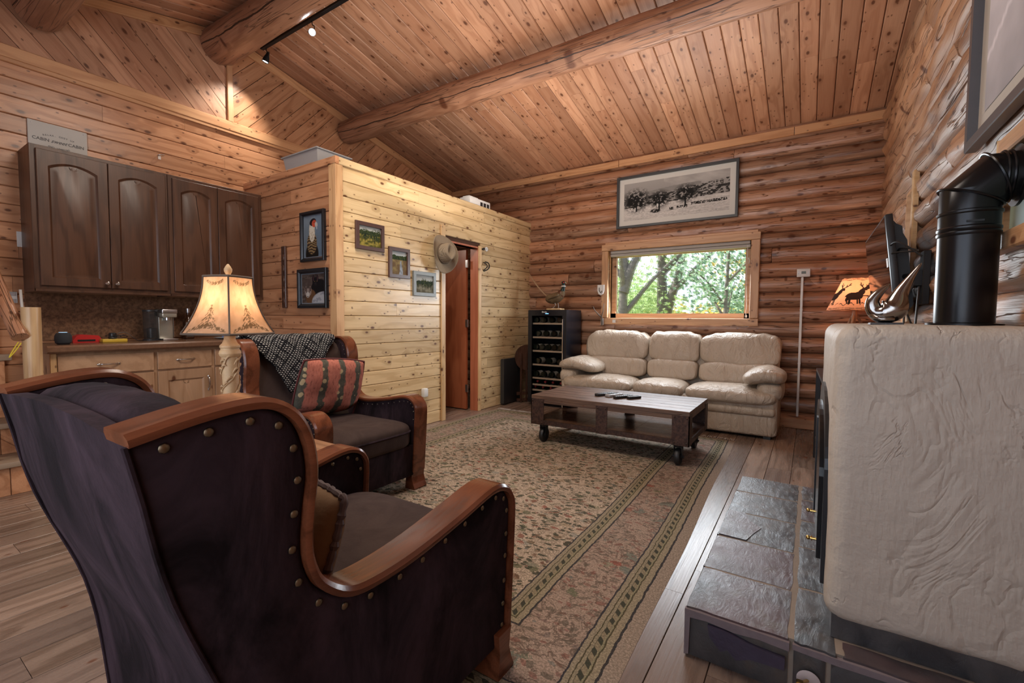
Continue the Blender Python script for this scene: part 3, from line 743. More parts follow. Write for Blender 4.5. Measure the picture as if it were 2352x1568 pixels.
# throw over chair 2
def throw_mat():
    m = M('black_white_throw', .95, spec=.05); c = m.n('UVMap')
    k = 9.
    a = m.n('Mapping', {'Vector': c, 'Scale': (k, k, 1)})
    sx = m.n('SeparateXYZ', {0: a}, out=0); sy = m.n('SeparateXYZ', {0: a}, out=1)
    # small white dashes packed in lozenges
    fx = m.math('FRACT', m.math('MULTIPLY', sx, 9.0)); row = m.math('FLOOR', m.math('MULTIPLY', sy, 9.0)); fy = m.math('FRACT', m.math('MULTIPLY', sy, 9.0))
    fx = m.math('FRACT', m.math('ADD', m.math('MULTIPLY', sx, 5.6), m.math('MULTIPLY', row, .5)))
    dash = m.math('MULTIPLY', m.math('LESS_THAN', m.math('ABSOLUTE', m.math('SUBTRACT', fx, .5)), .30), m.math('LESS_THAN', m.math('ABSOLUTE', m.math('SUBTRACT', fy, .5)), .21))
    p = m.math('ABSOLUTE', m.math('SUBTRACT', m.math('FRACT', m.math('MULTIPLY', m.math('ADD', sx, sy), 1.25)), .5))
    q = m.math('ABSOLUTE', m.math('SUBTRACT', m.math('FRACT', m.math('MULTIPLY', m.math('SUBTRACT', sx, sy), 1.3)), .5))
    loz = m.math('MULTIPLY', m.math('LESS_THAN', p, .44), m.math('LESS_THAN', q, .44))
    m.set(Base_Color=m.mix(m.math('MULTIPLY', dash, loz), (.010, .010, .012), (.40, .39, .37)))
    m.bump(dash, .4, .004); return m.mat
def make_throw():
    # local to chair: u across the back (x), v down the front; front flap is a triangle
    nu, nv = 44, 40; vs = []; fs = []; uv = []
    path = smooth_line([(-.475, .55), (-.475, .80), (-.468, .93), (-.44, .985), (-.37, .99), (-.30, .965), (-.262, .90), (-.228, .80), (-.205, .70), (-.185, .60), (-.17, .52)], 6)
    L = [0]
    for a, b in zip(path, path[1:]): L.append(L[-1]+(b-a).length)
    tot = L[-1]
    def at(s):
        s = max(0, min(tot-1e-6, s)); i = max(j for j in range(len(L)) if L[j] <= s); i = min(i, len(path)-2)
        return path[i].lerp(path[i+1], (s-L[i])/(L[i+1]-L[i]))
    for j in range(nv+1):
        for i in range(nu+1):
            u = i/nu; x = -.30+u*.60
            # flap bottom: deepest near the (viewer's) left third
            low = .98-.36*max(0, 1-abs((u-.64)/.62)) if u < .64 else .98-.36*max(0, 1-(u-.64)/.62)
            low = {True: .62+.36*(abs(u-.70)/.70)**1.1, False: .62+.30*(abs(u-.70)/.30)}[u < .70]
            # find s where z = low on the front branch
            s1 = tot
            for k in range(len(path)-1, 20, -1):
                if path[k].y >= low: s1 = L[k]; break
            s0 = .05+.12*float(vnoise(u*3, 1.2)); s = s0+(s1-s0)*j/nv; p = at(s)
            w = .006*math.sin(u*23+s*9)+.010*float(vnoise(u*6, s*9))
            d = 1 if p.x > -.42 else -1
            vs.append((x+.01*math.sin(s*14), p.x+d*(.006+w), p.y+.006+(.5*w if p.y > .93 else 0))); uv.append((x, s))
    for j in range(nv):
        for i in range(nu):
            a = j*(nu+1)+i; fs.append((a, a+1, a+nu+2, a+nu+1))
    me = bpy.data.meshes.new('throw_blanket'); me.from_pydata(vs, [], fs); ul = me.uv_layers.new(name='UVMap')
    for l in me.loops: ul.data[l.index].uv = uv[l.vertex_index]
    me.materials.append(throw_mat()); me.shade_smooth()
    o = bpy.data.objects.new('throw_blanket', me); COL.objects.link(o); o.location = ch2.location+Vector((.0, 0, 0)); o.rotation_euler = ch2.rotation_euler
    md = o.modifiers.new('thick', 'SOLIDIFY'); md.thickness = .006; md.offset = 1
    tag(o, 'black throw with white lozenge pattern draped over the back of the far armchair', 'blanket')
make_throw()

# cushions
def pillow_mesh(w, h, t, mat, name, seed=0, n=26, slump=0.0):
    m = MB()
    for s in (-1, 1):
        def f(u, v, s=s):
            a, b = u*2-1, v*2-1
            e = (1-abs(a)**2.6)*(1-abs(b)**2.6); e = max(e, 0)**.5
            px = a*w/2*(1-.07*(b*b)*(1-abs(a))**0*(1 if abs(b) < 2 else 0)*abs(a))
            pz = b*h/2*(1-.07*(a*a)*abs(b))
            y = s*t/2*e*(1+.18*(float(fbm(u*4+seed, v*4, 3))-.5)*2)
            if slump and b < -.3: y += -slump*(-.3-b)**1.5; pz += slump*.6*(-.3-b)
            return (px, y, pz)
        m.grid(f, n, n)
    me = m.mesh(name, mat, merge=.0005, angle=180)
    return me
def salmon_mat():
    m = M('salmon_floral', .85, spec=.1); c = m.n('TexCoord', out='Object')
    x = m.n('SeparateXYZ', {0: c}, out=0); z = m.n('SeparateXYZ', {0: c}, out=2)
    w = m.math('MULTIPLY', m.math('SUBTRACT', m.noise(c, 26, 3), .5), .05)
    st = m.math('ABSOLUTE', m.math('SUBTRACT', m.math('FRACT', m.math('ADD', m.math('MULTIPLY', m.math('ADD', x, w), 7.9), .72)), .5))
    vine = m.ramp(st, [(.14, 1.), (.20, .0)])
    fl = m.vor(c, 26.0); fc = m.n('SeparateColor', {'Color': m.vor(c, 26.0, out='Color')})
    dark = m.mix(m.noise(c, 60, 3), (.03, .03, .025), (.14, .13, .10))
    dark = m.mix(m.math('MULTIPLY', m.math('LESS_THAN', fl, .36), m.math('GREATER_THAN', fc, .45)), dark, (.42, .33, .19))
    gr = m.ramp(m.noise(m.scale(c, (90, 90, 40)), 1., 3), [(.40, (.46, .165, .12)), (.60, (.38, .13, .095)), (.70, (.22, .08, .06))])
    m.set(Base_Color=m.mix(vine, gr, dark)); m.bump(m.noise(c, 150, 2), .3, .003); return m.mat
c1 = thing('cushion', 'salmon floral striped cushion leaning on the far armchair seat', 'cushion', (-2.62, 1.82, .64), rot=(math.radians(-6), math.radians(5), math.radians(-84)))
c1.rotation_euler = Euler((math.radians(-14), math.radians(-5), math.radians(-90)))
link('cover', pillow_mesh(.48, .44, .15, salmon_mat(), 'cover', 3, slump=.10), c1)
mr = plain('dark_red_cord', (.10, .018, .018), .7)
def rim(w, h, r_, mat, par, twist=False):
    P = []
    for a in np.linspace(0, 1, 121):
        k = a*4 % 4
        if k < 1: u, v = -1+2*k, -1
        elif k < 2: u, v = 1, -1+2*(k-1)
        elif k < 3: u, v = 1-2*(k-2), 1
        else: u, v = -1, 1-2*(k-3)
        P.append((u*w/2*(1-.07*v*v*abs(u)), .0, v*h/2*(1-.07*u*u*abs(v))))
    rs = [r_*(1+(.28*math.sin(i*2.6) if twist else 0)) for i in range(len(P))]
    return MB().tube(P, rs, 8, caps=False).build('piping', mat, par)
rim(.48, .44, .006, mr, c1)
MBR = velvet('brown_suede', (.16, .10, .06), (.20, .135, .085), .6)
c2 = thing('cushion', 'brown cushion with twisted cord edge tucked in the nearest armchair', 'cushion', (-1.02, .60, .585), rot=(math.radians(-20), 0, math.radians(-4)))
link('cover', pillow_mesh(.33, .29, .12, MBR, 'cover', 9), c2)
MCORD = plain('plum_cord', (.07, .045, .045), .8)
rim(.33, .29, .0085, MCORD, c2, True)

# ================================================================== end table and lamp
MOAK = wood('worn_table_top', (.36, .19, .10), (.17, .08, .04), knots=.3, rough=.35, vary=.04)
et = thing('end_table', 'low square wooden end table between the two armchairs under the lit lamp', 'table', (-2.13, 1.06, 0))
MB().box(-.30, .36, -.30, .245, .50, .53, .004).build('table_top', MOAK, et, angle=30)
MB().box(-.27, .33, -.27, .215, .43, .50, .003, 1).build('apron', MRAIL, et)
for sx, sy in ((-.27, -.27), (.29, -.27), (-.27, .175), (.29, .175)):
    MB().box(sx, sx+.04, sy, sy+.04, 0, .43, .003, 1).build('leg', MRAIL, et)
MLB = wood('carved_lamp_resin', (.62, .43, .24), (.48, .31, .16), knots=0, rough=.5, grain=.3, bump=.1, vary=.02)
LAMP = (-2.24, 1.04)
lp = thing('table_lamp', 'lit table lamp with carved vine column and flared parchment shade on the end table', 'lamp', (LAMP[0], LAMP[1], .53))
MB().lathe([(.0, 0), (.085, 0), (.09, .012), (.085, .03), (.06, .045), (.045, .06), (.05, .075)], seg=36).build('base', MLB, lp)
m = MB().lathe([(.034, .07), (.040, .12), (.043, .25), (.046, .405), (.046, .41)], seg=32)
m.build('column', MLB, lp)
m = MB()
for k in range(3):                                                     # carved vines and leaves in relief
    P = []
    for i in range(40):
        t = i/39; a = k*2.1+t*5.2+.5*math.sin(t*9+k); z = .09+t*.315; rr = .036+.011*t+.004
        P.append((rr*math.cos(a), rr*math.sin(a), z))
        if i % 5 == 2:
            for s in (-1, 1):
                q = []
                for j in range(6):
                    w = j/5; aa = a+s*w*.75; q.append(((rr+.004*math.sin(w*PI))*math.cos(aa), (rr+.004*math.sin(w*PI))*math.sin(aa), z+.028*w*s*.6+.014*math.sin(w*PI)))
                m.tube(q, [.001, .004, .006, .006, .004, .001], 6)
    m.tube(P, .0038, 6)
m.build('vine_carving', MLB, lp)
MB().lathe([(.046, .405), (.056, .412), (.060, .422), (.056, .434), (.050, .440), (.050, .446), (.055, .45), (.055, .458), (.042, .468), (.032, .485), (.030, .500), (.040, .512), (.050, .520), (.050, .530), (.036, .538), (.026, .548)], seg=36).build('turned_neck', MLB, lp)
MB().lathe([(.024, .545), (.030, .56), (.022, .575), (.010, .58), (.010, .60)], seg=20).build('socket', MLB, lp)
# parchment shade: a square bell with printed sprays
def shade_colour(u, v):
    """u across one panel 0..1, v height 0..1 -> darkness of print"""
    x = (u-.5); d = 0
    def leafy(px, py, s, n, w, hgt):
        return 0
    # spray
    h = (v-.13)/.36
    if 0 < h < 1:
        wv = .20*(1-h)+.02
        if abs(x) < wv:
            d = max(d, .9 if (math.sin(v*115+abs(x)*85) > .0 and vnoise(u*40, v*40) > .33) or abs(x) < .014 else 0)
    # garlands: top swag and bottom swag
    for y0, sag, hw, sg in ((.93, .07, .34, 1), (.045, -.07, .42, -1)):
        if abs(x) < hw:
            yc = y0-sag*(1-(x/hw)**2)+(.0 if sg > 0 else 0)
            if abs(v-yc) < .030 and vnoise(u*55, v*45) > .36: d = max(d, .85)
    return d
LSH = (.245, .53, .80, .085)
def make_shade():
    NS = 4; npan = 44; nv = 64; zb, zt = .517, .772; vs = []; cols = []; fs = []
    for j in range(nv+1):
        v = j/nv; z = zb+(zt-zb)*v
        half = .067+.061*(1-v)**2.0+.006*math.sin(PI*v)*0
        for k in range(NS):
            a0 = PI/4+k*PI/2; c0 = Vector((math.cos(a0), math.sin(a0)))*half*1.414; a1 = a0+PI/2; c1_ = Vector((math.cos(a1), math.sin(a1)))*half*1.414
            for i in range(npan):
                u = i/npan; p = c0.lerp(c1_, u); nrm = (c0+c1_).normalized(); p = p+nrm*(.007*math.sin(PI*u)); zz = z+.006*(abs(u-.5)*2)**2*(1-v)*-1
                vs.append((p.x, p.y, zz)); g = shade_colour(u, v); mot = float(fbm(u*9+k*3, v*9, 4))
                cols.append((max(0, 1-g), mot, 0, 1))
    w = NS*npan
    for j in range(nv):
        for i in range(w): fs.append((j*w+i, j*w+(i+1) % w, (j+1)*w+(i+1) % w, (j+1)*w+i))
    me = bpy.data.meshes.new('lamp_shade'); me.from_pydata(vs, [], fs)
    at = me.color_attributes.new('print', 'FLOAT_COLOR', 'POINT'); at.data.foreach_set('color', np.array(cols, float).ravel())
    m = M('parchment_shade', .8, spec=.1); a = m.n('Attribute', attribute_name='print'); pr = m.n('SeparateColor', {'Color': a}, out=0); mo = m.n('SeparateColor', {'Color': a}, out=1)
    base = m.mix(m.ramp(mo, [(.3, 0.), (.7, 1.)]), (.80, .55, .36), (.68, .43, .26)); col = m.mix(pr, (.16, .10, .05), base)
    m.set(Base_Color=col); tr = m.n('BsdfTranslucent', {'Color': col}); mx = m.n('MixShader', {0: .62, 1: m.b.outputs[0], 2: tr})
    m.t.links.new(mx, m.t.nodes['Material Output'].inputs['Surface'])
    me.materials.append(m.mat); me.shade_smooth()
    return me, zb, zt
for _o in lp.children: _o.scale = (.76, .76, 1)
sme, zb, zt = make_shade()
sh = link('lamp_shade', sme, lp, loc=(0, 0, 0), rot=(0, 0, math.radians(20)))
MTR = plain('dark_braid', (.10, .07, .05), .8)
def sq_ring(half, z, r_, bow=.010):
    P = []
    for k in range(4):
        a0 = PI/4+k*PI/2; c0 = Vector((math.cos(a0), math.sin(a0)))*half*1.414; a1 = a0+PI/2; c1_ = Vector((math.cos(a1), math.sin(a1)))*half*1.414
        for i in range(10):
            p = c0.lerp(c1_, i/10); nrm = (c0+c1_).normalized(); p = p+nrm*(bow*.7*math.sin(PI*i/10)); P.append((p.x, p.y, z))
    P.append(P[0]); return P
m = MB().tube(sq_ring(.129, zb-.004, 0), .005, 8, caps=False).tube(sq_ring(.068, zt, 0), .005, 8, caps=False)
for k in range(4):
    a0 = PI/4+k*PI/2; P = []
    for j in range(17):
        v = j/16; half = .0675+.061*(1-v)**2+.001; P.append((math.cos(a0)*half*1.414, math.sin(a0)*half*1.414, zb+(zt-zb)*v))
    m.tube(P, .0036, 6)
m.build('shade_trim', MTR, sh, label='dark braid trim')
MB().lathe([(.003, .77), (.010, .785), (.016, .797), (.017, .808), (.010, .822), (.003, .832)], seg=16).tube([(0, 0, .58), (0, 0, .78)], .003, 6).tube([(-.06, 0, .765), (.06, 0, .765)], .002, 6).build('finial', MLB, lp)
MBULB = plain('lit_bulb', (1, .8, .55), .5, emit=(1, .72, .45, 3))
MB().sell((0, 0, .63), (.028, .028, .042), 1, 1, 16, 10).build('bulb', MBULB, lp)
light('table_lamp_light', 'POINT', (LAMP[0], LAMP[1], .53+.66), 2.0, (1, .70, .45), shadow_soft_size=.03)

# ================================================================== coffee table on casters
MCT = wood('weathered_table_plank', (.20, .115, .075), (.065, .035, .024), knots=.3, rough=.42, bump=.5, vary=.16, crack=.8)
MSH_ = wood('dark_shelf_board', (.13, .065, .038), (.055, .025, .015), knots=.1, rough=.25, vary=.03)
MIR = M('rusty_iron', .5, .6); _c = MIR.coord(rand=False); MIR.set(Base_Color=MIR.mix(MIR.ramp(MIR.noise(_c, 60, 5), [(.35, 0.), (.7, 1.)]), (.045, .028, .024), (.11, .06, .045))); MIR.bump(MIR.noise(_c, 150, 4), .4, .003); MIR = MIR.mat
MBK = plain('black_iron', (.012, .012, .013), .45, .4)
MRB = plain('black_rubber', (.012, .012, .013), .5)
X0, X1, Y0, Y1 = -2.075, -.72, 3.495, 4.205
ct = thing('coffee_table', 'low industrial coffee table of dark weathered planks on four casters', 'table', ((X0+X1)/2, (Y0+Y1)/2, 0))
hx, hy = (X1-X0)/2, (Y1-Y0)/2
for i in range(6):
    w = 2*hy/6; plank('top_plank', (0, -hy+w*(i+.5), .44), (1, 0, 0), (0, 0, 1), 2*hx, w, .03, MCT, ct, c=.003, gap=.0008)
MB().box(-hx+.004, hx-.004, -hy+.004, -hy+.03, .375, .412).box(-hx+.004, hx-.004, hy-.03, hy-.004, .375, .412).box(-hx+.004, -hx+.03, -hy+.03, hy-.03, .375, .412).box(hx-.03, hx-.004, -hy+.03, hy-.03, .375, .412).build('top_rail', MCT, ct, smooth=False)
for i in range(3):
    w = (2*hx-.02)/3
    MB().box(-hx+.01+w*i+.001, -hx+.01+w*(i+1)-.001, -hy+.01, hy-.01, .20, .222, .001, 1).build('shelf_board', MSH_, ct)
MB().box(-hx, hx, -hy, -hy+.012, .182, .222).box(-hx, hx, hy-.012, hy, .182, .222).box(-hx, -hx+.012, -hy, hy, .182, .222).box(hx-.012, hx, -hy, hy, .182, .222).build('shelf_rim', MIR, ct, smooth=False)
def bracket(cx_, sy, wid, corner):
    y = sy*(hy+.002); y2 = sy*(hy-.006); m = MB().box(cx_-wid/2, cx_+wid/2, min(y, y2), max(y, y2), .178, .408, .001, 1)
    if corner:
        s = corner; xx = s*(hx+.002); x2 = s*(hx-.006); ya, yb = sorted((sy*(hy-.095), sy*(hy+.002))); m.box(min(xx, x2), max(xx, x2), ya, yb, .178, .408, .001, 1)
    b_ = m.build('corner_plate' if corner else 'middle_plate', MIR, ct)
    for dx in (-wid*.36, wid*.36):
        for z in (.20, .39):
            MB().sell((cx_+dx, sy*(hy+.003), z), (.008, .005, .008), 1, 1, 10, 6).build('rivet', MIR, b_)
for sx in (-1, 1):
    for sy in (-1, 1):
        bracket(sx*(hx-.062), sy, .128, sx)
for sy in (-1, 1): bracket(-.01, sy, .098, 0)
for sx in (-1, 1):
    for sy in (-1, 1):
        cx_, cy_ = sx*(hx-.09), sy*(hy-.075)
        c_ = MB().box(cx_-.04, cx_+.04, cy_-.04, cy_+.04, .168, .182).cyl((cx_, cy_, .15), (cx_, cy_, .17), .025).box(cx_-.032, cx_-.027, cy_-.02, cy_+.02, .06, .165).box(cx_+.027, cx_+.032, cy_-.02, cy_+.02, .06, .165).box(cx_-.032, cx_+.032, cy_-.022, cy_+.022, .150, .157).cyl((cx_-.042, cy_, .078), (cx_+.042, cy_, .078), .008, seg=10).build('caster', MBK, ct)
        MB().lathe([(.012, -.022), (.020, -.022), (.024, -.016), (.056, -.016), (.060, -.02), (.0645, -.014), (.066, 0), (.0645, .014), (.060, .02), (.056, .016), (.024, .016), (.020, .022), (.012, .022)], seg=32).build('wheel', MRB, c_, loc=(cx_, cy_, .078), rot=(0, PI/2, 0))
MREM = plain('black_plastic', (.02, .02, .022), .35); MSIL = plain('silver_plastic', (.45, .46, .48), .3, .3); MBT = plain('grey_buttons', (.25, .25, .26), .5)
for (x, y, L, wd, rz, lab, mt) in ((-1.515, 3.835, .20, .048, -27, 'long black remote, leftmost on the coffee table', MREM), (-1.43, 3.84, .17, .058, -24, 'silver and black remote beside the leftmost on the coffee table', MSIL),
                          (-1.335, 3.80, .19, .045, -28, 'slim dark remote, third from left on the coffee table', MREM), (-1.245, 3.82, .13, .042, -32, 'short black remote, rightmost on the coffee table', MREM)):
    t = thing('remote_control', lab, 'remote', (x, y, .4405), math.radians(rz), group='remotes on the coffee table')
    MB().box(-wd/2, wd/2, -L/2, L/2, 0, .024, .006).build('case', mt, t)
    m = MB()
    for a in range(3):
        for b_ in range(7): m.box(-wd*.32+a*wd*.26, -wd*.32+a*wd*.26+wd*.15, -L*.4+b_*L*.115, -L*.4+b_*L*.115+L*.05, .0238, .0265)
    o = m.build('buttons', MBT if mt is MREM else MREM, t, smooth=False); o['kind'] = 'stuff'

# ================================================================== sofa
MLE = M('cream_leather', .38, spec=.5); _c = MLE.coord(rand=False)
MLE.set(Base_Color=MLE.mix(MLE.noise(_c, 3, 4), (.50, .42, .335), (.43, .35, .27)))
MLE.bump(MLE.math('ADD', MLE.math('MULTIPLY', MLE.noise(MLE.scale(_c, (5, 5, 2.2)), 2.2, 4, .6, 1.2), 1.0), MLE.math('MULTIPLY', MLE.noise(_c, 60, 3), .05)), .9, .03); MLE = MLE.mat
SX, SY = -1.345, 5.10
so = thing('sofa', 'cream leather three-seat sofa with pillow arms below the window', 'sofa', (SX, SY, 0))
def soft(c, h, e1, e2, amp=.012, seed=0, nu=40, nv=22, crown=0., pinch=0.):
    def f(p, q):
        k = float(fbm(q.x*7+seed, q.z*5+q.y*5, 3))-.5
        q = q+Vector((p.x, p.y, p.z))*amp*k*2
        if crown and p.z > 0: q.z += crown*(1-p.x**2)*(1-p.y**2)
        if pinch and p.z > .55: q.z += pinch*math.sin(q.x*55+seed)*.5*(p.z-.55)
        return q
    return MB().sell(c, h, e1, e2, nu, nv, f)
def fix(b, name, lab=None): return b.build(name, MLE, so, lab, angle=180)
cols = [(-2.355+1.345, -1.56+1.345), (-1.56+1.345, -1.0+1.345), (-1.0+1.345, -.225+1.345)]
for k, (a, b) in enumerate(cols):
    cx_, w = (a+b)/2, (b-a)/2-.003
    m = soft((cx_, .235, .805), (w, .125, .178), .48, .30, .020, k*3, pinch=.035)
    for i, v in enumerate(m.v): m.v[i] = (v[0], v[1]+(v[2]-.6)*.22, v[2])
    fix(m, 'back_cushion')
    m = soft((cx_, .155, .565), (w, .10, .115), .5, .35, .006, k*5+1)
    for i, v in enumerate(m.v): m.v[i] = (v[0], v[1]+(v[2]-.45)*.2, v[2])
    fix(m, 'lumbar_cushion')
scol = [(-2.44+1.345, -1.60+1.345), (-1.60+1.345, -1.06+1.345), (-1.06+1.345, -.225+1.345)]
for k, (a, b) in enumerate(scol):
    cx_, w = (a+b)/2, (b-a)/2-.002
    fix(soft((cx_, -.075, .385), (w, .275, .082), .62, .34, .008, k*2+7, crown=.014), 'seat_cushion')
fix(MB().box(-1.07, 1.11, -.285, .34, .26, .36, .045, 4), 'seat_platform'); fix(MB().box(-1.075, 1.105, -.30, .36, .215, .30, .035, 4), 'front_band')
fix(MB().box(-1.055, 1.095, -.275, .37, .025, .235, .03, 4), 'base')
m = MB().box(-1.02, 1.10, .22, .375, .05, .86, .05, 4); fix(m, 'back_frame')
for s, xa, xb in ((-1, -1.19, -.64), (1, .85, 1.185)):
    xc, hw = (xa+xb)/2, (xb-xa)/2
    hw2 = .205 if s > 0 else .25
    xc = 1.185-.19 if s > 0 else -1.185+.245
    m = soft((xc, -.02, .598), (hw2 if s < 0 else .185, .30, .078), .75, .55, .012, 20+s)
    for i, v in enumerate(m.v):
        t_ = (v[0]-xc)/hw2*s
        m.v[i] = (v[0], v[1], v[2]-.05*max(0, -t_)-.04*max(0, t_-.3))
    fix(m, 'arm_pillow')
    xs = sorted((s*1.165, s*.93)); fix(soft(((xs[0]+xs[1])/2, -.0, .45), ((xs[1]-xs[0])/2, .29, .10), .7, .6, .006, 31+s), 'arm_side')
    xs = sorted((s*1.12, s*.95)); fix(MB().box(xs[0], xs[1], -.27, .36, .025, .45, .04, 4), 'arm_base')
for x in (-1.0, 1.04):
    for y in (-.22, .30): MB().box(x-.03, x+.03, y-.03, y+.03, 0, .03).build('foot', MRB, so, smooth=False)
# ================================================================== slate hearth and stucco stove
def slate(name):
    m = M(name, .3, spec=.6); c = m.coord()
    f = m.noise(c, 6, 6, .6, .6); g = m.noise(c, 3.0, 3); r = m.rand()
    a = m.mix(m.ramp(f, [(.35, 0.), (.65, 1.)]), (.026, .026, .029), (.075, .071, .072))
    a = m.mix(m.math('MULTIPLY', m.ramp(g, [(.4, 0.), (.6, 1.)]), m.math('GREATER_THAN', m.math('FRACT', m.math('MULTIPLY', r, 5.7)), .45)), a, (.085, .048, .05))
    a = m.mix(m.math('MULTIPLY', m.ramp(m.noise(c, 11, 4), [(.55, 0.), (.7, 1.)]), .5), a, (.095, .072, .052))
    m.set(Base_Color=a, Roughness=m.math('MULTIPLY_ADD', f, .4, .16))
    rel = m.math('ADD', m.noise(m.n('Mapping', {'Vector': c, 'Rotation': (0, 0, .6), 'Scale': (18, 7, 10)}), 1.8, 8, .68, 1.3), m.math('MULTIPLY', m.noise(c, 70, 3), .12))
    m.bump(rel, .5, .005); return m.mat
MSL = slate('slate')
MGRT = plain('grout', (.24, .19, .15), .9, bump=.4)
ht = thing('hearth', 'raised slate tiled hearth in front of the stucco fireplace', 'hearth', (0, 1.545, 0))
HZ = .172
hb = MB().box(-.308, .515, .016, 1.52, 0, HZ-.0025)
hb.build('core', MGRT, ht, smooth=False)
def tile(x0, x1, y0, y1, seed, z=HZ, bumpy=.0025):
    rr = random.Random(seed); n1, n2 = 7, 5; g = .006
    x0 += g; x1 -= g; y0 += g; y1 -= g
    def f(u, v):
        e = min(u, 1-u, v, 1-v); jx = (float(vnoise(v*6+seed, seed))-.5)*.008 if u in (0, 1) else 0; jy = (float(vnoise(u*6+seed, seed+5))-.5)*.008 if v in (0, 1) else 0
        return (x0+(x1-x0)*u+jx, y0+(y1-y0)*v+jy, z-.0015*(e == 0)+bumpy*(float(fbm(u*3+seed, v*3, 3))-.5)*(e > 0))
    m = MB().grid(f, n1, n2); k = len(m.v)
    rim_ = [(i, 0) for i in range(n1)]+[(n1, j) for j in range(n2)]+[(i, n2) for i in range(n1, 0, -1)]+[(0, j) for j in range(n2, 0, -1)]
    ids = [j*(n1+1)+i for i, j in rim_]; q = [m.v[i] for i in ids]; m.v += [(p[0], p[1], z-.03) for p in q]; n = len(ids)
    for i in range(n): m.f.append((ids[i], ids[(i+1) % n], k+(i+1) % n, k+i))
    return m.build('slate_tile', MSL, ht, angle=50)
Y = [0, .295, .605, .925, 1.235, 1.52]
for i in range(5): tile(-.318, -.018, Y[i], Y[i+1], i+1)
Y2 = [0, .335, .685, .985, 1.285, 1.52]
for i in range(5): tile(-.012, .095 if i else .10, Y2[i], Y2[i+1], i+20)
tile(.105, .42, 0, .085, 40, bumpy=.002); tile(.42, .512, 0, .085, 41, bumpy=.002)
# cracked plate on the third tile
m = MB(); P = [(-.308, .615), (-.20, .612), (-.178, .70), (-.155, .775), (-.205, .83), (-.235, .918), (-.308, .918)]
m.prism(P, HZ-.006, HZ+.0025, 'z').build('slate_flake', MSL, ht, smooth=False)
# front faces
def face(x0, x1, seed):
    g = .005
    def f(u, v):
        e = min(u, 1-u, v, 1-v); return (x0+g+(x1-x0-2*g)*u, .004+.006*(e == 0)-.004*(float(fbm(u*3+seed, v*3, 3))-.5), .004+(HZ-.02)*v)
    m = MB().grid(f, 8, 5); m.box(x0+g, x1-g, .010, .03, .004, HZ-.016)
    return m.build('slate_tile', MSL, ht, angle=50)
face(-.318, -.018, 60); face(-.014, .075, 61); face(.078, .36, 62); face(.36, .512, 63)
mfl = MB().prism([(-.245, .135), (-.238, .100), (-.205, .065), (-.185, .078), (-.16, .055), (-.12, .075), (-.03, .080), (-.03, .115), (-.12, .120), (-.19, .135)], -.010, .004, 'y')
mfl.build('slate_flake', plain('purple_slate', (.035, .027, .050), .45, var=.3, bump=.4), ht, smooth=False, label='dark purple flake')
MLI = plain('lilac_grout', (.17, .135, .145), .8, var=.2, bump=.5)
MB().prism([(-.317, .164), (-.020, .164), (-.020, .138), (-.10, .142), (-.17, .136), (-.25, .143), (-.300, .138), (-.303, .012), (-.317, .008)], -.002, .012, 'y').build('grout_smear', MLI, ht, smooth=False)
MB().prism([(-.012, .164), (.50, .164), (.50, .145), (.30, .149), (.10, .144), (-.012, .148)], -.002, .012, 'y').build('grout_smear', MLI, ht, smooth=False)
for k, (ya, yb) in enumerate(((0, .40), (.40, .80), (.80, 1.20), (1.20, 1.52))):
    MB().box(-.318, -.303, ya+.005, yb-.005, .004, HZ-.014, .003, 1).build('slate_tile', MSL, ht)
MBRASS = plain('brass', (.55, .38, .13), .25, 1)
gv = thing('gas_valve_key', 'brass gas key with white escutcheon on the hearth front', 'valve', (.030, 1.540, .075))
MB().lathe([(.0, 0), (.028, .0), (.03, .003), (.024, .006), (.006, .007)], seg=24).build('escutcheon', plain('chalky_plate', (.42, .36, .36), .7), gv, rot=(PI/2, 0, 0))
MB().cyl((0, 0, 0), (-.02, -.045, .012), .005, seg=10).box(-.030, -.010, -.062, -.042, .0, .024, .003, 1).build('key', MBRASS, gv)

MST = M('tan_stucco', .62, spec=.35); _c = MST.coord(rand=False)
MST.set(Base_Color=MST.mix(MST.noise(_c, 2.2, 5), (.50, .435, .37), (.42, .365, .31)))
def _ridge(sc, dist, lo, hi, seed, off):
    cc = MST.n('Mapping', {'Vector': _c, 'Location': (seed, seed*.3, seed*.7), 'Rotation': (0, off, 0), 'Scale': (1, 1, .55)})
    r_ = MST.math('SUBTRACT', 1., MST.ramp(MST.math('ABSOLUTE', MST.math('SUBTRACT', MST.noise(cc, sc, 4, .55, dist), .5)), [(.0, 0.), (.030, 1.)]))
    return MST.math('MULTIPLY', r_, MST.ramp(MST.noise(cc, sc*.9+1.3, 2), [(lo, 0.), (hi, 1.)]))
_h = MST.math('MULTIPLY', MST.noise(_c, 6, 5, .6), .9)
for _k in ((2.4, .5, .46, .54, 3, 0), (5.0, .7, .52, .60, 9, .5), (10.0, .6, .54, .62, 17, 1.2)): _h = MST.math('ADD', _h, MST.math('MULTIPLY', _ridge(*_k), -.15))
_h = MST.math('ADD', _h, MST.math('MULTIPLY', MST.noise(MST.scale(_c, (55, 55, 9)), 1.5, 4), .16))
MST.bump(_h, .75, .022); MST = MST.mat
sv = thing('fireplace', 'tan stucco fireplace block with arched black metal door on the slate hearth', 'fireplace', (.0, 1.62, HZ))
STX, STL, STH = .062, 1.16, 1.108-HZ
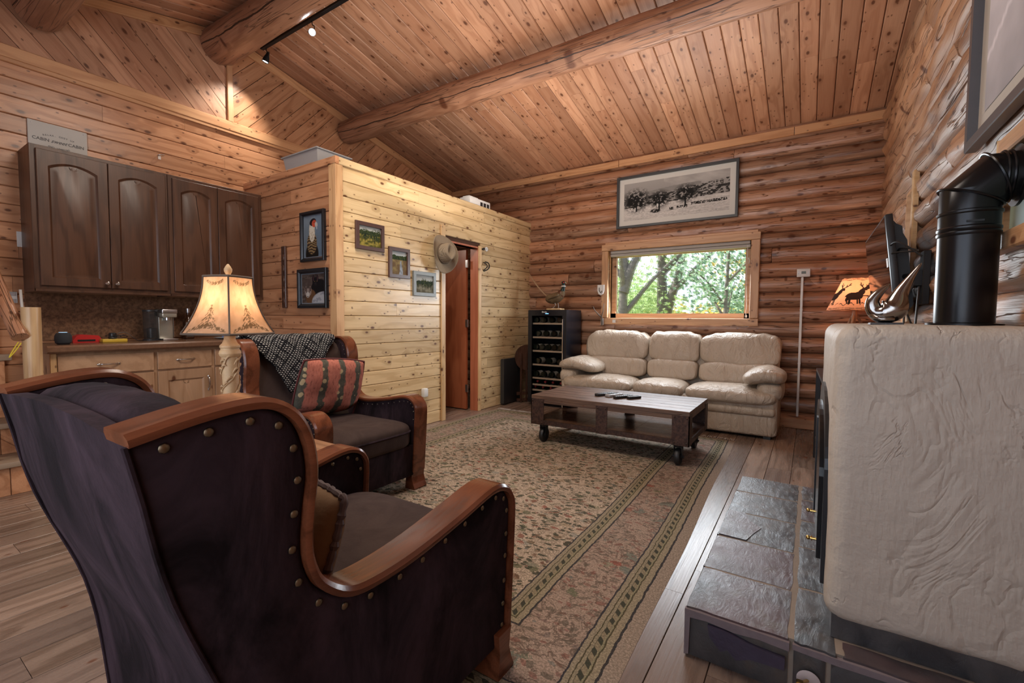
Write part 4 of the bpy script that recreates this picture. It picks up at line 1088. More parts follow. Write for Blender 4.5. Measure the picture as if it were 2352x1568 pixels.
def stucco_block():
    bm = bmesh.new(); bmesh.ops.create_cube(bm, size=1)
    for v in bm.verts: v.co = Vector((STX+(.478-STX)*(v.co.x+.5), STL*(v.co.y+.5), .05+(STH-.05)*(v.co.z+.5)))
    ed = [e for e in bm.edges if not (e.verts[0].co.x > .4 and e.verts[1].co.x > .4)]
    bmesh.ops.bevel(bm, geom=ed, offset=.05, segments=6, profile=.5, affect='EDGES')
    bmesh.ops.subdivide_edges(bm, edges=[e for e in bm.edges if e.calc_length() > .2], cuts=14, use_grid_fill=True)
    for v in bm.verts:
        k = (float(fbm(v.co.x*6+v.co.z*5, v.co.y*6+v.co.z*3, 3))-.5)*.014
        c = Vector((.4, STL/2, .5)); d = (v.co-c); d.x *= 1.2; v.co += d.normalized()*k
    return MB().bm(bm)
stucco_block().build('stucco_body', MST, sv, angle=80)
MB().box(STX+.02, XR-.03, .015, STL-.015, .0, .07).build('plinth', MSL, sv, smooth=False)
# arched door set in the left face
MDK = plain('stove_metal', (.035, .037, .042), .35, .7)
def arch(y0, y1, z0, zs, zt, n=20):
    P = [(y0, z0), (y1, z0), (y1, zs)]
    for i in range(1, n): a = PI*i/n; P.append(((y0+y1)/2+(y1-y0)/2*math.cos(a), zs+(zt-zs)*math.sin(a)))
    P.append((y0, zs)); return P
dz = -HZ
fr_ = arch(.07, 1.02, .30-HZ, .66-HZ, .875-HZ); MB().prism(fr_, STX-.010, STX+.02, 'x').build('door_surround', MDK, sv, smooth=False)
dl = MB().prism(arch(.13, .96, .35-HZ, .62-HZ, .80-HZ), STX-.022, STX-.010, 'x').build('door', plain('stove_door_black', (.012, .013, .015), .25, .5), sv, smooth=False)
MB().box(STX-.027, STX-.022, .52, .57, .36-HZ, .74-HZ).build('door_bar', MDK, dl, smooth=False)
for y, z in ((.16, .40), (.42, .40)):
    MB().cyl((STX-.022, y, z-HZ), (STX-.040, y, z-HZ), .0045, seg=10).cyl((STX-.033, y, z-HZ), (STX-.036, y, z-HZ), .008, seg=12).sell((STX-.044, y, z-HZ), (.007, .007, .007), 1, 1, 12, 8).build('brass_knob', MBRASS, dl)
# stove pipe
MPI = plain('black_stovepipe', (.012, .012, .014), .28, .6, spec=.6)
PX, PY, PR = .418, 2.05, .0735
pipe = thing('stovepipe', 'black metal stovepipe rising from the fireplace and elbowing into the wall', 'stovepipe', (PX, PY, 1.108))
H = .22
MB().lathe([(PR, -.01), (PR, .30)], seg=40).build('pipe_section', MPI, pipe)
MB().lathe([(PR+.001, .285), (PR+.004, .29), (PR+.004, .296), (PR+.001, .30), (PR+.004, .305), (PR+.004, .311), (PR+.001, .315), (PR+.001, .352), (PR+.005, .356), (PR+.005, .362), (PR-.001, .366), (PR-.001, .43)], seg=40).build('adjustable_collar', MPI, pipe)
def ring_at(c, d, r_, n=40):
    d = Vector(d).normalized(); a = Vector((0, 1, 0)); b = d.cross(a); return [Vector(c)+a*math.cos(2*PI*i/n)*r_+b*math.sin(2*PI*i/n)*r_ for i in range(n)]
def gore(m, cuts):
    k0 = len(m.v); n = 40; vs = []
    for c, d, r_ in cuts: vs += ring_at(c, d, r_)
    fs = []
    for i in range(len(cuts)-1):
        for j in range(n): fs.append((i*n+j, i*n+(j+1) % n, (i+1)*n+(j+1) % n, (i+1)*n+j))
    return m.add(vs, fs)
e0 = Vector((0, 0, .43)); u45 = Vector((.7071, 0, .7071))
k1 = (0, 0, .41); k2 = (.062, 0, .482); k3 = (.30, 0, .482)
def miter(d1, d2, r_, c, n=40):
    """ring of the joint between two straight pipes"""
    d1 = Vector(d1).normalized(); d2 = Vector(d2).normalized(); pn = (d1+d2).normalized(); a = Vector((0, 1, 0)); b = d1.cross(a); out = []
    for i in range(n):
        p = a*math.cos(2*PI*i/n)*r_+b*math.sin(2*PI*i/n)*r_; t = -(p.dot(pn))/d1.dot(pn); out.append(Vector(c)+p+d1*t)
    return out
def pipe_from(rings, name):
    vs = [p for r_ in rings for p in r_]; n = 40; fs = []
    for i in range(len(rings)-1):
        for j in range(n): fs.append((i*n+j, i*n+(j+1) % n, (i+1)*n+(j+1) % n, (i+1)*n+j))
    MB().add(vs, fs).build(name, MPI, pipe, angle=30)
Z = (0, 0, 1); X = (1, 0, 0)
pipe_from([ring_at((0, 0, .36), Z, PR), miter(Z, u45, PR, k1), miter(u45, X, PR, (.055, 0, .465)), ring_at((.19, 0, .465), X, PR)], 'elbow')
for rg, nm in ((miter(Z, u45, PR+.004, k1), 'seam_ring'), (miter(u45, X, PR+.004, (.055, 0, .465)), 'seam_ring')):
    MB().tube(rg+[rg[0]], .004, 6, caps=False).build(nm, MPI, pipe)
for x in (.068, .082, .115): MB().tube(ring_at((x, 0, .465), X, PR+.003)+[ring_at((x, 0, .465), X, PR+.003)[0]], .004, 6, caps=False).build('seam_ring', MPI, pipe)
pipe_from([ring_at((.10, 0, .465), X, PR+.001), ring_at((.10, 0, .465), X, PR+.020), ring_at((.108, 0, .465), X, PR+.020)], 'wall_collar')
MB().box(-.02, .02, -PR-.003, -PR+.002, .322, .328).build('damper_tab', MDK, pipe, smooth=False)
MB().lathe([(PR+.02, 0), (PR+.02, .006), (PR, .010)], seg=40).build('flange', MPI, pipe)

# horn-shaped metal sculpture
MCH = plain('polished_pewter', (.30, .28, .265), .17, 1)
hs = thing('sculpture', 'polished metal horn-shaped sculpture on a small stone base atop the stucco fireplace', 'sculpture', (.185, 1.745, 1.108))
MB().box(-.035, .042, -.03, .035, .0, .008, .002, 1).build('stone_base', MSL, hs)
P = smooth_line([(.078, 0, .180), (.053, .0, .134), (.034, 0, .092), (.022, 0, .052), (-.004, 0, .038), (-.024, 0, .046), (-.029, 0, .072), (-.014, 0, .098), (.010, 0, .122)], 5)
kr_ = [.0015, .010, .020, .036, .034, .022, .017, .012, .002]; rs = []
for i in range(len(P)):
    k = i/5; q = min(int(k), 7); rs.append(kr_[q]+(kr_[q+1]-kr_[q])*(k-q))
MB().tube(P, rs, 24).build('horn', MCH, hs, angle=180)
MB().tube([(-.032, -.016, .030), (-.010, -.030, .018), (.020, -.030, .018)], .006, 8).build('foot_fin', MCH, hs, angle=180)

# ================================================================== television, arm, cables
tv = thing('television', 'black flat television on a wall arm facing left above the stucco fireplace', 'television', (.375, 3.80, 1.445), rot=(0, math.radians(-6.5), math.radians(0)))
MSC = plain('tv_screen', (.008, .007, .007), .06, spec=1.0); MTVB = plain('tv_back', (.010, .010, .012), .4)
# local: x = depth (screen faces -x), y = width, z = height
MB().box(-.018, .018, -.53, .53, -.27, .27, .006).build('bezel', MREM, tv)
MB().box(-.0195, -.0175, -.515, .515, -.252, .258).build('screen', MSC, tv, smooth=False)
MB().prism([(.018, -.265), (.018, .25), (.035, .22), (.06, .20), (.06, .16), (.075, .12), (.075, -.24), (.06, -.262)], -.47, .47, 'y').build('rear_housing', MTVB, tv, smooth=False)
MB().box(-.022, -.019, -.505, -.455, -.02, .03).build('screen_sticker', MWHITE, tv, smooth=False, label='small white sticker')
wm = thing('mounting_bracket', 'black articulated wall mount holding the television', 'bracket', (XR-.075, 3.22, 1.36))
MB().box(.0, .03, -.05, .05, -.15, .13, .003, 1).build('wall_plate', MBK, wm)
MB().box(-.03, .01, -.03, .03, -.05, .03).tube([(-.01, 0, .0), (-.10, .26, .02), (-.045, .52, .04)], .016, 8).tube([(-.01, 0, -.05), (-.10, .26, -.04), (-.045, .52, -.02)], .012, 8).build('arm', MBK, wm)
cb = MB()
for P in ([(.475, 3.24, 1.50), (.40, 3.30, 1.52), (.42, 3.42, 1.44), (.47, 3.5, 1.42)], [(.47, 3.20, 1.49), (.36, 3.28, 1.49), (.38, 3.38, 1.40), (.46, 3.45, 1.36)],
          [(.475, 3.16, 1.46), (.38, 3.22, 1.55), (.36, 3.34, 1.50), (.455, 3.45, 1.40)], [(.46, 3.20, 1.33), (.42, 3.16, 1.20), (.46, 3.10, 1.02), (.47, 3.12, .74)],
          [(.47, 3.16, 1.30), (.45, 3.06, 1.15), (.44, 3.02, .98), (.46, 3.04, .74)], [(.44, 3.30, 1.20), (.43, 3.26, 1.1), (.46, 3.22, .98), (.47, 3.22, .74)]):
    cb.tube(smooth_line(P, 6), .005, 6)
tag(cb.build('cable_bundle', MRB), 'tangle of black cables hanging behind the television', 'cable')

# metal-framed console table below the television
MSTL = plain('dark_steel_tube', (.03, .028, .03), .4, .6)
ds = thing('console_table', 'dark steel framed table against the log wall beyond the fireplace', 'table', (.055, 4.46, 0))
MB().box(.0, .035, -.035, 0, 0, .715, .003, 1).build('leg', MSTL, ds); MB().box(.40, .435, -.035, 0, 0, .715, .003, 1).build('leg', MSTL, ds)
MB().box(.03, .065, -1.30, -1.265, 0, .715, .003, 1).build('leg', MSTL, ds); MB().box(.40, .435, -1.30, -1.265, 0, .715, .003, 1).build('leg', MSTL, ds)
MB().prism([(0, 0), (.435, 0), (.435, -1.30), (.03, -1.30)], .715, .735, 'z').build('top', MSTL, ds, smooth=False)
MB().tube([(.02, -.02, .16), (.12, -.02, .30)], .012, 6).box(0, .435, -.03, -.005, .15, .175).tube([(.02, -.02, .175), (.06, -1.28, .175)], .012, 6).build('rail', MSTL, ds)
tag(MB().tube(smooth_line([(.075, 4.40, .006), (.10, 4.2, .006), (.085, 3.9, .006), (.16, 3.6, .006), (.25, 3.4, .006)], 6), .006, 6).build('power_cord', MRB), 'black power cord on the floor by the steel table leg', 'cord')

# ================================================================== rustic lamp in the far corner
rt = thing('corner_table', 'small rustic table in the far right corner under the deer lamp', 'table', (.33, 5.24, 0))
MB().lathe([(.0, .66), (.175, .66), (.18, .665), (.18, .69), (.175, .695), (0, .695)], seg=30).build('table_top', MOAK, rt)
for a in (.4, 2.5, 4.6): MB().cyl((.13*math.cos(a), .13*math.sin(a), 0), (.08*math.cos(a), .08*math.sin(a), .66), .02, seg=10).build('leg', MOAK, rt)
dlp = thing('table_lamp', 'lit rustic lamp with deer silhouette on its laced conical shade in the corner', 'lamp', (.34, 5.24, .696))
MB().lathe([(.0, 0), (.08, 0), (.08, .015), (0, .018)], seg=20).build('base', MOAK, dlp)
m = MB().cyl((0, 0, .0), (0, 0, .52), .012, seg=10).cyl((0, 0, .44), (0, 0, .52), .024, .018, seg=12)
m.build('stem', MOAK, dlp)
for a in (0.2, 2.3, 4.4):
    P = smooth_line([(.07*math.cos(a), .07*math.sin(a), .015), (.075*math.cos(a), .075*math.sin(a), .25), (.062*math.cos(a), .062*math.sin(a), .38), (.02*math.cos(a), .02*math.sin(a), .47)], 5)
    MB().tube(P, .011, 8).build('branch_leg', MOAK, dlp)
def deer(x, y):
    """x,y in print units, deer standing about 1 wide, facing right"""
    def el(cx_, cy_, rx, ry, rot=0):
        c, s = math.cos(rot), math.sin(rot); dx, dy = x-cx_, y-cy_; return ((dx*c+dy*s)/rx)**2+((-dx*s+dy*c)/ry)**2 < 1
    def ln(x0, y0, x1, y1, w):
        L2 = (x1-x0)**2+(y1-y0)**2; t = max(0, min(1, ((x-x0)*(x1-x0)+(y-y0)*(y1-y0))/L2)); return (x-x0-t*(x1-x0))**2+(y-y0-t*(y1-y0))**2 < w*w
    b = el(-.05, .0, .34, .20) or el(.16, .03, .20, .20) or ln(.2, .08, .31, .24, .14) or ln(.25, .15, .34, .32, .10) or el(.42, .37, .12, .075, -.15) or ln(.40, .36, .52, .33, .03)
    b = b or ln(.20, -.05, .22, -.38, .04) or ln(.10, -.05, .12, -.37, .04) or ln(-.28, -.02, -.36, -.20, .07) or ln(-.36, -.20, -.33, -.38, .035) or ln(-.2, -.05, -.24, -.37, .05) or ln(-.38, .04, -.42, -.02, .02)
    for s_, dx in ((1, 0), (1, 0)):
        b = b or ln(.38, .41, .26, .56, .028) or ln(.26, .56, .24, .70, .024) or ln(.30, .51, .34, .62, .022) or ln(.26, .58, .20, .60, .022)
        b = b or ln(.42, .42, .60, .54, .028) or ln(.60, .54, .66, .68, .024) or ln(.53, .49, .52, .60, .022) or ln(.62, .58, .70, .60, .022)
    return b
def deer_shade():
    n = 320; nv = 100; zb, zt = .525, .81; vs = []; cs = []; fs = []
    view = math.atan2(-5.24, -.34)
    for j in range(nv+1):
        v = j/nv; rr = .215-.115*v
        for i in range(n):
            a = 2*PI*i/n; vs.append((rr*math.cos(a), rr*math.sin(a), zb+(zt-zb)*v+.003*math.sin(a*9)*(v in (0, 1))))
            g = 0
            for off, kind in ((-.02, 'deer'), (1.05, 'hill'), (2.3, 'deer'), (-2.3, 'hill'), (-1.2, 'deer')):
                d = (a-view-off+PI) % (2*PI)-PI; x = d*(rr)/.17; y = (v-.42)*(zt-zb)/.17
                if kind == 'deer' and abs(x) < 1 and deer(x*1.0, y): g = 1
                if kind == 'hill':
                    if abs(x) < .6 and abs(y-.35-.25*(1-abs(x)*2.0)) < .13*(1-abs(x)): g = 1
                    if abs(x) < .75 and abs(y+.02-.04*math.sin(x*8)) < .07*(1-abs(x)) : g = 1
            base_ = .17+.025*math.sin(a*13)+.02*math.sin(a*31)
            if abs(v-base_) < .012 and vnoise(a*30, 1) > .25: g = 1
            ph = (a*26) % 1
            for vv in (.035, .965):
                if abs(v-vv) < .035 and abs(abs(ph-.5)*.07*2-abs(v-vv)) < .012: g = 1
            cs.append((1-g, float(fbm(a*3, v*4, 4)), 0, 1))
    for j in range(nv):
        for i in range(n): fs.append((j*n+i, j*n+(i+1) % n, (j+1)*n+(i+1) % n, (j+1)*n+i))
    me = bpy.data.meshes.new('lamp_shade'); me.from_pydata(vs, [], fs); me.color_attributes.new('print', 'FLOAT_COLOR', 'POINT').data.foreach_set('color', np.array(cs, float).ravel())
    m = M('rawhide_shade', .8, spec=.1); a = m.n('Attribute', attribute_name='print'); pr = m.n('SeparateColor', {'Color': a}, out=0); mo = m.n('SeparateColor', {'Color': a}, out=1)
    col = m.mix(pr, (.02, .015, .015), m.mix(mo, (.90, .55, .36), (.80, .42, .25)))
    m.set(Base_Color=col); tr = m.n('BsdfTranslucent', {'Color': col}); m.t.links.new(m.n('MixShader', {0: .6, 1: m.b.outputs[0], 2: tr}), m.t.nodes['Material Output'].inputs['Surface'])
    me.materials.append(m.mat); me.shade_smooth(); return link('lamp_shade', me, dlp)
deer_shade()
MB().sell((0, 0, .64), (.028, .028, .045), 1, 1, 16, 10).build('bulb', MBULB, dlp)
light('corner_lamp_light', 'POINT', (.34, 5.24, .696+.665), 7.5, (1, .50, .28), shadow_soft_size=.03)

# ================================================================== wine fridge with bottles
MFG = plain('fridge_enamel', (.012, .013, .018), .22, .3)
FX0, FX1, FY0, FY1, FH = -3.065, -2.515, 5.06, 5.49, 1.235
fg = thing('wine_fridge', 'tall black glass-fronted wine fridge between the sofa and the pale wall', 'fridge', ((FX0+FX1)/2, FY0, 0))
w = (FX1-FX0)/2; D = FY1-FY0
MB().box(-w, w, .04, D, .03, FH, .004).box(-w+.03, w-.03, .06, D-.02, 0, .03).build('cabinet', MFG, fg) if False else None
m = MB().box(-w, -w+.03, .035, D, .03, FH).box(w-.03, w, .035, D, .03, FH).box(-w+.03, w-.03, .035, D, FH-.06, FH).box(-w+.03, w-.03, .035, D, .03, .10).box(-w+.03, w-.03, D-.03, D, .10, FH-.06).box(-w+.03, w-.03, .06, D-.02, 0, .03)
m.build('cabinet', MFG, fg, smooth=False)
fd = MB().box(-w, -w+.055, 0, .033, .04, FH-.004).box(w-.055, w, 0, .033, .04, FH-.004).box(-w+.055, w-.055, 0, .033, FH-.075, FH-.004).box(-w+.055, w-.055, 0, .033, .04, .115).build('door_frame', MFG, fg, smooth=False)
MSG = M('smoked_glass', .03); MSG.set(Base_Color=(.55, .55, .55), Transmission_Weight=1., IOR=1.02, Alpha=.28); MSG = MSG.mat
MB().box(-w+.055, w-.055, .010, .016, .115, FH-.075).build('door_glass', MSG, fd, smooth=False)
MB().box(w-.05, w-.036, -.018, 0, .30, 1.12, .003, 1).build('door_handle', plain('chrome', (.6, .6, .62), .15, 1), fd)
MB().box(-.02, .025, -.0015, .001, FH-.052, FH-.044).build('display', plain('blue_display', (.02, .05, .4), .4, emit=(.15, .35, 1., 3)), fd, smooth=False)
def text(txt, size, mat, parent, loc, rot, name='lettering', ext=.0006, font_shear=0, align='CENTER', label=None):
    cu = bpy.data.curves.new(name, 'FONT'); cu.body = txt; cu.size = size; cu.extrude = ext; cu.offset = size*.012; cu.align_x = align; cu.shear = font_shear; cu.resolution_u = 3
    tmp = bpy.data.objects.new('tmp_text', cu); COL.objects.link(tmp); dg = bpy.context.evaluated_depsgraph_get()
    me = bpy.data.meshes.new_from_object(tmp.evaluated_get(dg)); bpy.data.objects.remove(tmp); me.materials.clear(); me.materials.append(mat)
    return link(name, me, parent, label, loc, rot)
text('Danby', .028, MWHITE, fd, (-.035, -.0012, FH-.036), (PI/2, 0, 0))
MBOT = M('dark_bottle_glass', .08, spec=.7); MBOT.set(Base_Color=(.012, .016, .012)); MBOT = MBOT.mat
MLAB = [plain('label_'+str(i), c, .6) for i, c in enumerate(((.62, .58, .50), (.45, .36, .24), (.25, .05, .05)))]
MSHF = plain('shelf_front_beech', (.62, .47, .34), .5)
shz = [1.06, .882, .705, .527, .352, .266, .195]
proto = None; BW = ['top', 'second', 'third', 'fourth', 'fifth', 'sixth', 'bottom']; MFO = plain('foil_capsule', (.30, .04, .05), .35, .5)
for k, z in enumerate(shz):
    MB().box(-w+.032, w-.032, .045, .06, z-.012, z+.010, .001, 1).build('shelf_front', MSHF, fg)
    m = MB()
    for i in range(9): m.box(-w+.05+i*.055, -w+.056+i*.055, .06, D-.04, z-.006, z)
    o = m.build('shelf_wires', METAL, fg, smooth=False); o['kind'] = 'stuff'
    nb = (4, 4, 5, 3, 4, 4, 4)[k]
    for i in range(nb):
        if proto is None:
            proto = thing('wine_bottle', '', 'bottle')
            b_ = MB().lathe([(.0, 0), (.032, .0), (.037, .006), (.0375, .19), (.033, .215), (.016, .245), (.014, .30), (.015, .302), (.0, .302)], seg=20).build('bottle_glass', MBOT, proto)
            MB().lathe([(.0379, .05), (.0379, .15)], seg=20, cap=False).build('bottle_label', MLAB[0], proto)
            MB().lathe([(.0152, .262), (.0155, .303), (.0, .3035)], seg=16).build('foil', MFO, proto)
            q = proto
        else: q = copy_tree(proto)
        neck = k >= 5
        rx = -w+.075+i*((2*w-.15)/(nb-.5))+(k % 2)*.03
        q.location = ((FX0+FX1)/2+rx, FY0+(.375 if neck else .07)+.0*i, z+.037+.011 if k < 5 else z+.037+.002)
        q.rotation_euler = (-PI/2 if not neck else PI/2, 0, rnd.uniform(0, 6)*0)
        tag(q, 'dark wine bottle, %s from the left on the %s shelf of the wine fridge' % (('first', 'second', 'third', 'fourth', 'fifth')[i], BW[k]), 'bottle', 'bottles on the %s fridge shelf' % BW[k])

# ================================================================== pheasant mount
ph = thing('pheasant_mount', 'stuffed cock pheasant with long barred tail standing on top of the wine fridge', 'stuffed bird', (-2.78, 5.28, FH))
MPB = M('pheasant_plumage', .7, spec=.2); _c = MPB.coord(rand=False)
_v = MPB.vor(_c, 75.0); MPB.set(Base_Color=MPB.mix(MPB.ramp(_v, [(.25, 0.), (.45, 1.)]), (.16, .085, .035), MPB.mix(MPB.noise(_c, 25, 3), (.24, .165, .09), (.02, .014, .010)))); MPB.bump(_v, .6, .006); MPB = MPB.mat
MPC = plain('copper_breast', (.10, .035, .018), .4, .2, var=.4, nscale=60)
MPH = plain('green_black_head', (.006, .018, .015), .3, .3); MPT = plain('tail_feather', (.34, .22, .12), .7, var=.5, nscale=90)
MB().box(-.11, .10, -.06, .06, 0, .022, .006).build('stand', MPZ, ph)
def bod(p, q): q.z += .0; return q
m = MB(); P = smooth_line([(-.135, 0, .165), (-.10, 0, .155), (-.03, 0, .150), (.04, 0, .175), (.085, 0, .215), (.105, 0, .26)], 5)
m.tube(P, [.018+.052*math.sin(PI*min(1, (i/(len(P)-1))*1.02+.05))**.8 if i < len(P)*.75 else .018+.052*math.sin(PI*min(1, (i/(len(P)-1))*.95+.05)) for i in range(len(P))], 18).build('body', MPB, ph, angle=180)
MB().sell((.075, 0, .205), (.046, .048, .058), .9, .9, 20, 12).build('breast', MPC, ph, angle=180)
m = MB().tube(smooth_line([(.095, 0, .245), (.108, 0, .275), (.112, 0, .315), (.108, 0, .345)], 4), [.034, .032, .030, .027, .025, .024, .023, .022, .022, .021, .021, .021, .020], 14).sell((.108, 0, .352), (.027, .021, .022), 1, 1, 16, 10)
m.build('head', MPH, ph, angle=180)
MB().lathe([(.026, 0), (.031, .004), (.031, .010), (.025, .014)], (.109, 0, .300), 18).build('neck_ring', plain('white_feather', (.75, .74, .70), .8), ph)
MB().tube([(.130, 0, .352), (.148, 0, .345), (.155, 0, .336)], [.008, .005, .0015], 8).build('beak', plain('horn_beak', (.35, .30, .2), .4), ph)
MB().sell((.118, -.016, .353), (.012, .007, .010), 1, 1, 10, 8).build('wattle', plain('red_wattle', (.30, .02, .02), .6), ph)
for s in (-1, 1):
    m = MB().tube(smooth_line([(.07, s*.045, .20), (.02, s*.058, .175), (-.06, s*.05, .15), (-.13, s*.025, .135)], 5), [.02, .026, .032, .035, .036, .036, .035, .033, .031, .028, .025, .021, .016, .010, .006, .002], 12, flat=.5)
    m.build('wing', MPB, ph, angle=180)
for dy in (-.012, 0, .012):
    P = [Vector((-.12, dy*.5, .17)), Vector((-.22, dy, .26)), Vector((-.32, dy*1.2, .37)), Vector((-.41, dy*1.4, .49))]
    m = MB(); P = smooth_line(P, 6); m.tube(P, [.013-.011*(i/(len(P)-1)) for i in range(len(P))], 8, flat=.4); m.build('tail_feather', MPT, ph)
for s in (-1, 1):
    MB().tube([(.0+s*.012, s*.018, .11), (.02+s*.01, s*.02, .065), (.0+s*.03, s*.02, .025)], [.010, .005, .004], 8).tube([(-.015+s*.03, s*.02, .025), (.035+s*.03, s*.02, .024)], .003, 6).build('leg', plain('grey_leg', (.30, .26, .22), .6), ph)

# folded table and black case beside the fridge
MDW = wood('dark_walnut', (.09, .04, .025), (.04, .018, .012), knots=0, rough=.25, vary=.03, axis='z')
bc = thing('black_case', 'flat black case standing upright against the pale wall beside the wine fridge', 'case', (-3.337, 5.12, 0), rotz=math.radians(2))
MB().box(.0, .05, -.30, .14, .012, .60, .008).build('shell', MREM, bc)
MB().box(-.002, .052, -.305, -.296, .02, .59, .002, 1).build('edge_strip', plain('black_trim', (.03, .03, .03), .25), bc)
ft_ = thing('folding_table', 'round dark wooden table folded flat between the black case and the fridge', 'table', (-3.19, 5.22, 0), rotz=math.radians(-38))
m = MB(); P = [(.16*math.cos(a)-.0, .60+.17*math.sin(a)) for a in np.linspace(0, 2*PI, 40, endpoint=False)]
m.prism(P, -.010, .010, 'x').build('round_top', MDW, ft_, smooth=False)
for y in (-.08, .0, .08): MB().box(.012, .034, y-.012, y+.012, .0, .66, .003, 1).build('leg', MDW, ft_)
MB().box(.012, .034, -.14, .11, .10, .14).box(.012, .034, -.14, .11, .02, .05).build('stretcher', MDW, ft_, smooth=False)
fc = thing('folding_chair', 'folded dark wood chair with curved metal edge pressed against the fridge', 'chair', (-3.094, 5.30, 0))
for y in (-.10, .12): MB().tube(smooth_line([(-.0, y, 0), (.005, y, .3), (-.005, y, .55), (.0, y, .74)], 4), .011, 10).build('leg', MDW, fc)
MB().tube(smooth_line([(-.012, -.125, .28), (-.03, -.13, .42), (-.03, -.13, .54), (-.012, -.125, .66)], 5), .005, 8).build('metal_edge', METAL, fc)
MB().box(-.008, .006, -.10, .12, .30, .68, .004).build('seat', MDW, fc)
# ================================================================== kitchen run
MCAB = wood('dark_stained_maple', (.115, .052, .028), (.045, .019, .010), knots=0, rough=.36, grain=.35, bump=.06, vary=.06, axis='z', crack=0)
MALD = wood('natural_alder', (.46, .285, .17), (.33, .19, .105), knots=.25, rough=.4, grain=.5, bump=.06, vary=.06, axis='x', kscale=.6)
MALZ = wood('natural_alder_upright', (.46, .285, .17), (.33, .19, .105), knots=.25, rough=.4, grain=.5, bump=.06, vary=.06, axis='z', kscale=.6)
MNIC = plain('brushed_nickel', (.60, .59, .57), .22, 1)
def panel_door(w, h, t, st, mat, parent, y0, z0, arched=True, knob=None):
    """door in plane x = const facing +x; y0,z0 lower left corner in parent's space (x=0 is the carcass face)"""
    rise = .040 if arched else 0; n = 14
    top = h-st-.01
    inner = [(st, st), (w-st, st), (w-st, top-rise)]+[(w-st-(w-2*st)*i/n, top-rise+rise*(1-(2*i/n-1)**2)) for i in range(1, n)]+[(st, top-rise)]
    outer = [(0, 0), (w, 0), (w, h)]+[(w-w*i/n, h) for i in range(1, n)]+[(0, h)]
    m = MB(); N = len(inner); b = .003
    def at(P, x): return [(x, y0+p[0], z0+p[1]) for p in P]
    cx_, cz = w/2, h/2
    def inset(P, d): return [(p[0]+(d if p[0] < cx_ else -d)*(abs(p[0]-cx_) > .02), p[1]+(d if p[1] < cz else -d)) for p in P]
    rings = [at(outer, 0), at(outer, t-b), at(inset(outer, b), t), at(inset(inner, -.004), t), at(inner, t-.004), at(inset(inner, .008), t-.010), at(inset(inner, .014), t-.010), at(inset(inner, .034), t-.002)]
    vs = [p for r_ in rings for p in r_]; fs = []
    for k in range(len(rings)-1):
        for i in range(N): fs.append((k*N+i, k*N+(i+1) % N, (k+1)*N+(i+1) % N, (k+1)*N+i))
    fs.append(tuple((len(rings)-1)*N+i for i in range(N))); fs.append(tuple(range(N))[::-1])
    m.add(vs, fs); o = m.build('door', mat, parent, angle=25)
    if knob:
        yk, zk = knob
        MB().lathe([(.0, 0), (.010, .0), (.006, .006), (.006, .014), (.013, .020), (.014, .026), (.009, .031), (0, .032)], seg=20).build('knob', MNIC, o, loc=(t, y0+yk, z0+zk), rot=(0, PI/2, 0))
    return o
def pull(parent, x, y, z, vertical=False):
    P = smooth_line([(0, -.052, 0), (.018, -.040, 0), (.026, 0, 0), (.018, .040, 0), (0, .052, 0)], 5)
    rs = [.007-.002*math.sin(PI*i/(len(P)-1)) for i in range(len(P))]
    m = MB().tube(P, rs, 10).sell((.003, -.054, 0), (.006, .014, .008), 1, 1, 12, 8).sell((.003, .054, 0), (.006, .014, .008), 1, 1, 12, 8)
    m.build('pull_handle', MNIC, parent, loc=(x, y, z), rot=(PI/2, 0, 0) if vertical else (0, 0, 0))
CZ0, CZ1, CXF = 1.31, 2.30, -4.50
for (ya, yb, doors, lab) in ((.832, 1.632, ((.862, 1.243), (1.247, 1.612)), 'dark maple wall cabinet nearest the log post, two arched doors with knobs'), (1.634, 2.404, ((1.662, 2.006), (2.010, 2.368)), 'dark maple wall cabinet next to the boarded room, two arched doors')):
    t = thing('wall_cabinet', lab, 'cabinet', (CXF, ya, CZ0))
    MB().box(XL-CXF+.002, 0, 0, yb-ya, 0, CZ1-CZ0, .002, 1).build('carcass', MCAB, t)
    MB().box(XL-CXF+.02, .004, -.002, .004, -.02, 0).box(-.02, .004, 0, yb-ya, -.018, 0).build('light_rail', MCAB, t, smooth=False)
    for k, (a, b) in enumerate(doors):
        panel_door(b-a, CZ1-CZ0-.05, .020, .062, MCAB, t, a-ya, .022, True, ((b-a)-.028 if k == 0 else .028, .035))
MCTP = plain('brown_laminate', (.16, .085, .05), .25, var=.35, nscale=45)
MBSP = M('mottled_laminate', .45); _c = MBSP.coord(rand=False); MBSP.set(Base_Color=MBSP.mix(MBSP.ramp(MBSP.noise(_c, 45, 6, .65), [(.38, 0.), (.62, 1.)]), (.10, .045, .022), (.24, .125, .065))); MBSP = MBSP.mat
tag(MB().box(XL+.002, XL+.014, .832, YA-.004, .935, CZ0-.02).build('backsplash', MBSP, smooth=False), 'mottled brown backsplash between the counter and the dark wall cabinets', 'backsplash')
ctop = thing('countertop', 'brown laminate kitchen countertop along the left wall', 'countertop', (XL+.003, .82, .868))
MB().prism([(0, 0), (.60, 0), (.612, .012), (.612, .040), (.600, .052), (0, .052)], 0, YA-.82-.006, 'y').build('slab', MCTP, ctop, angle=40)
KX = -4.255
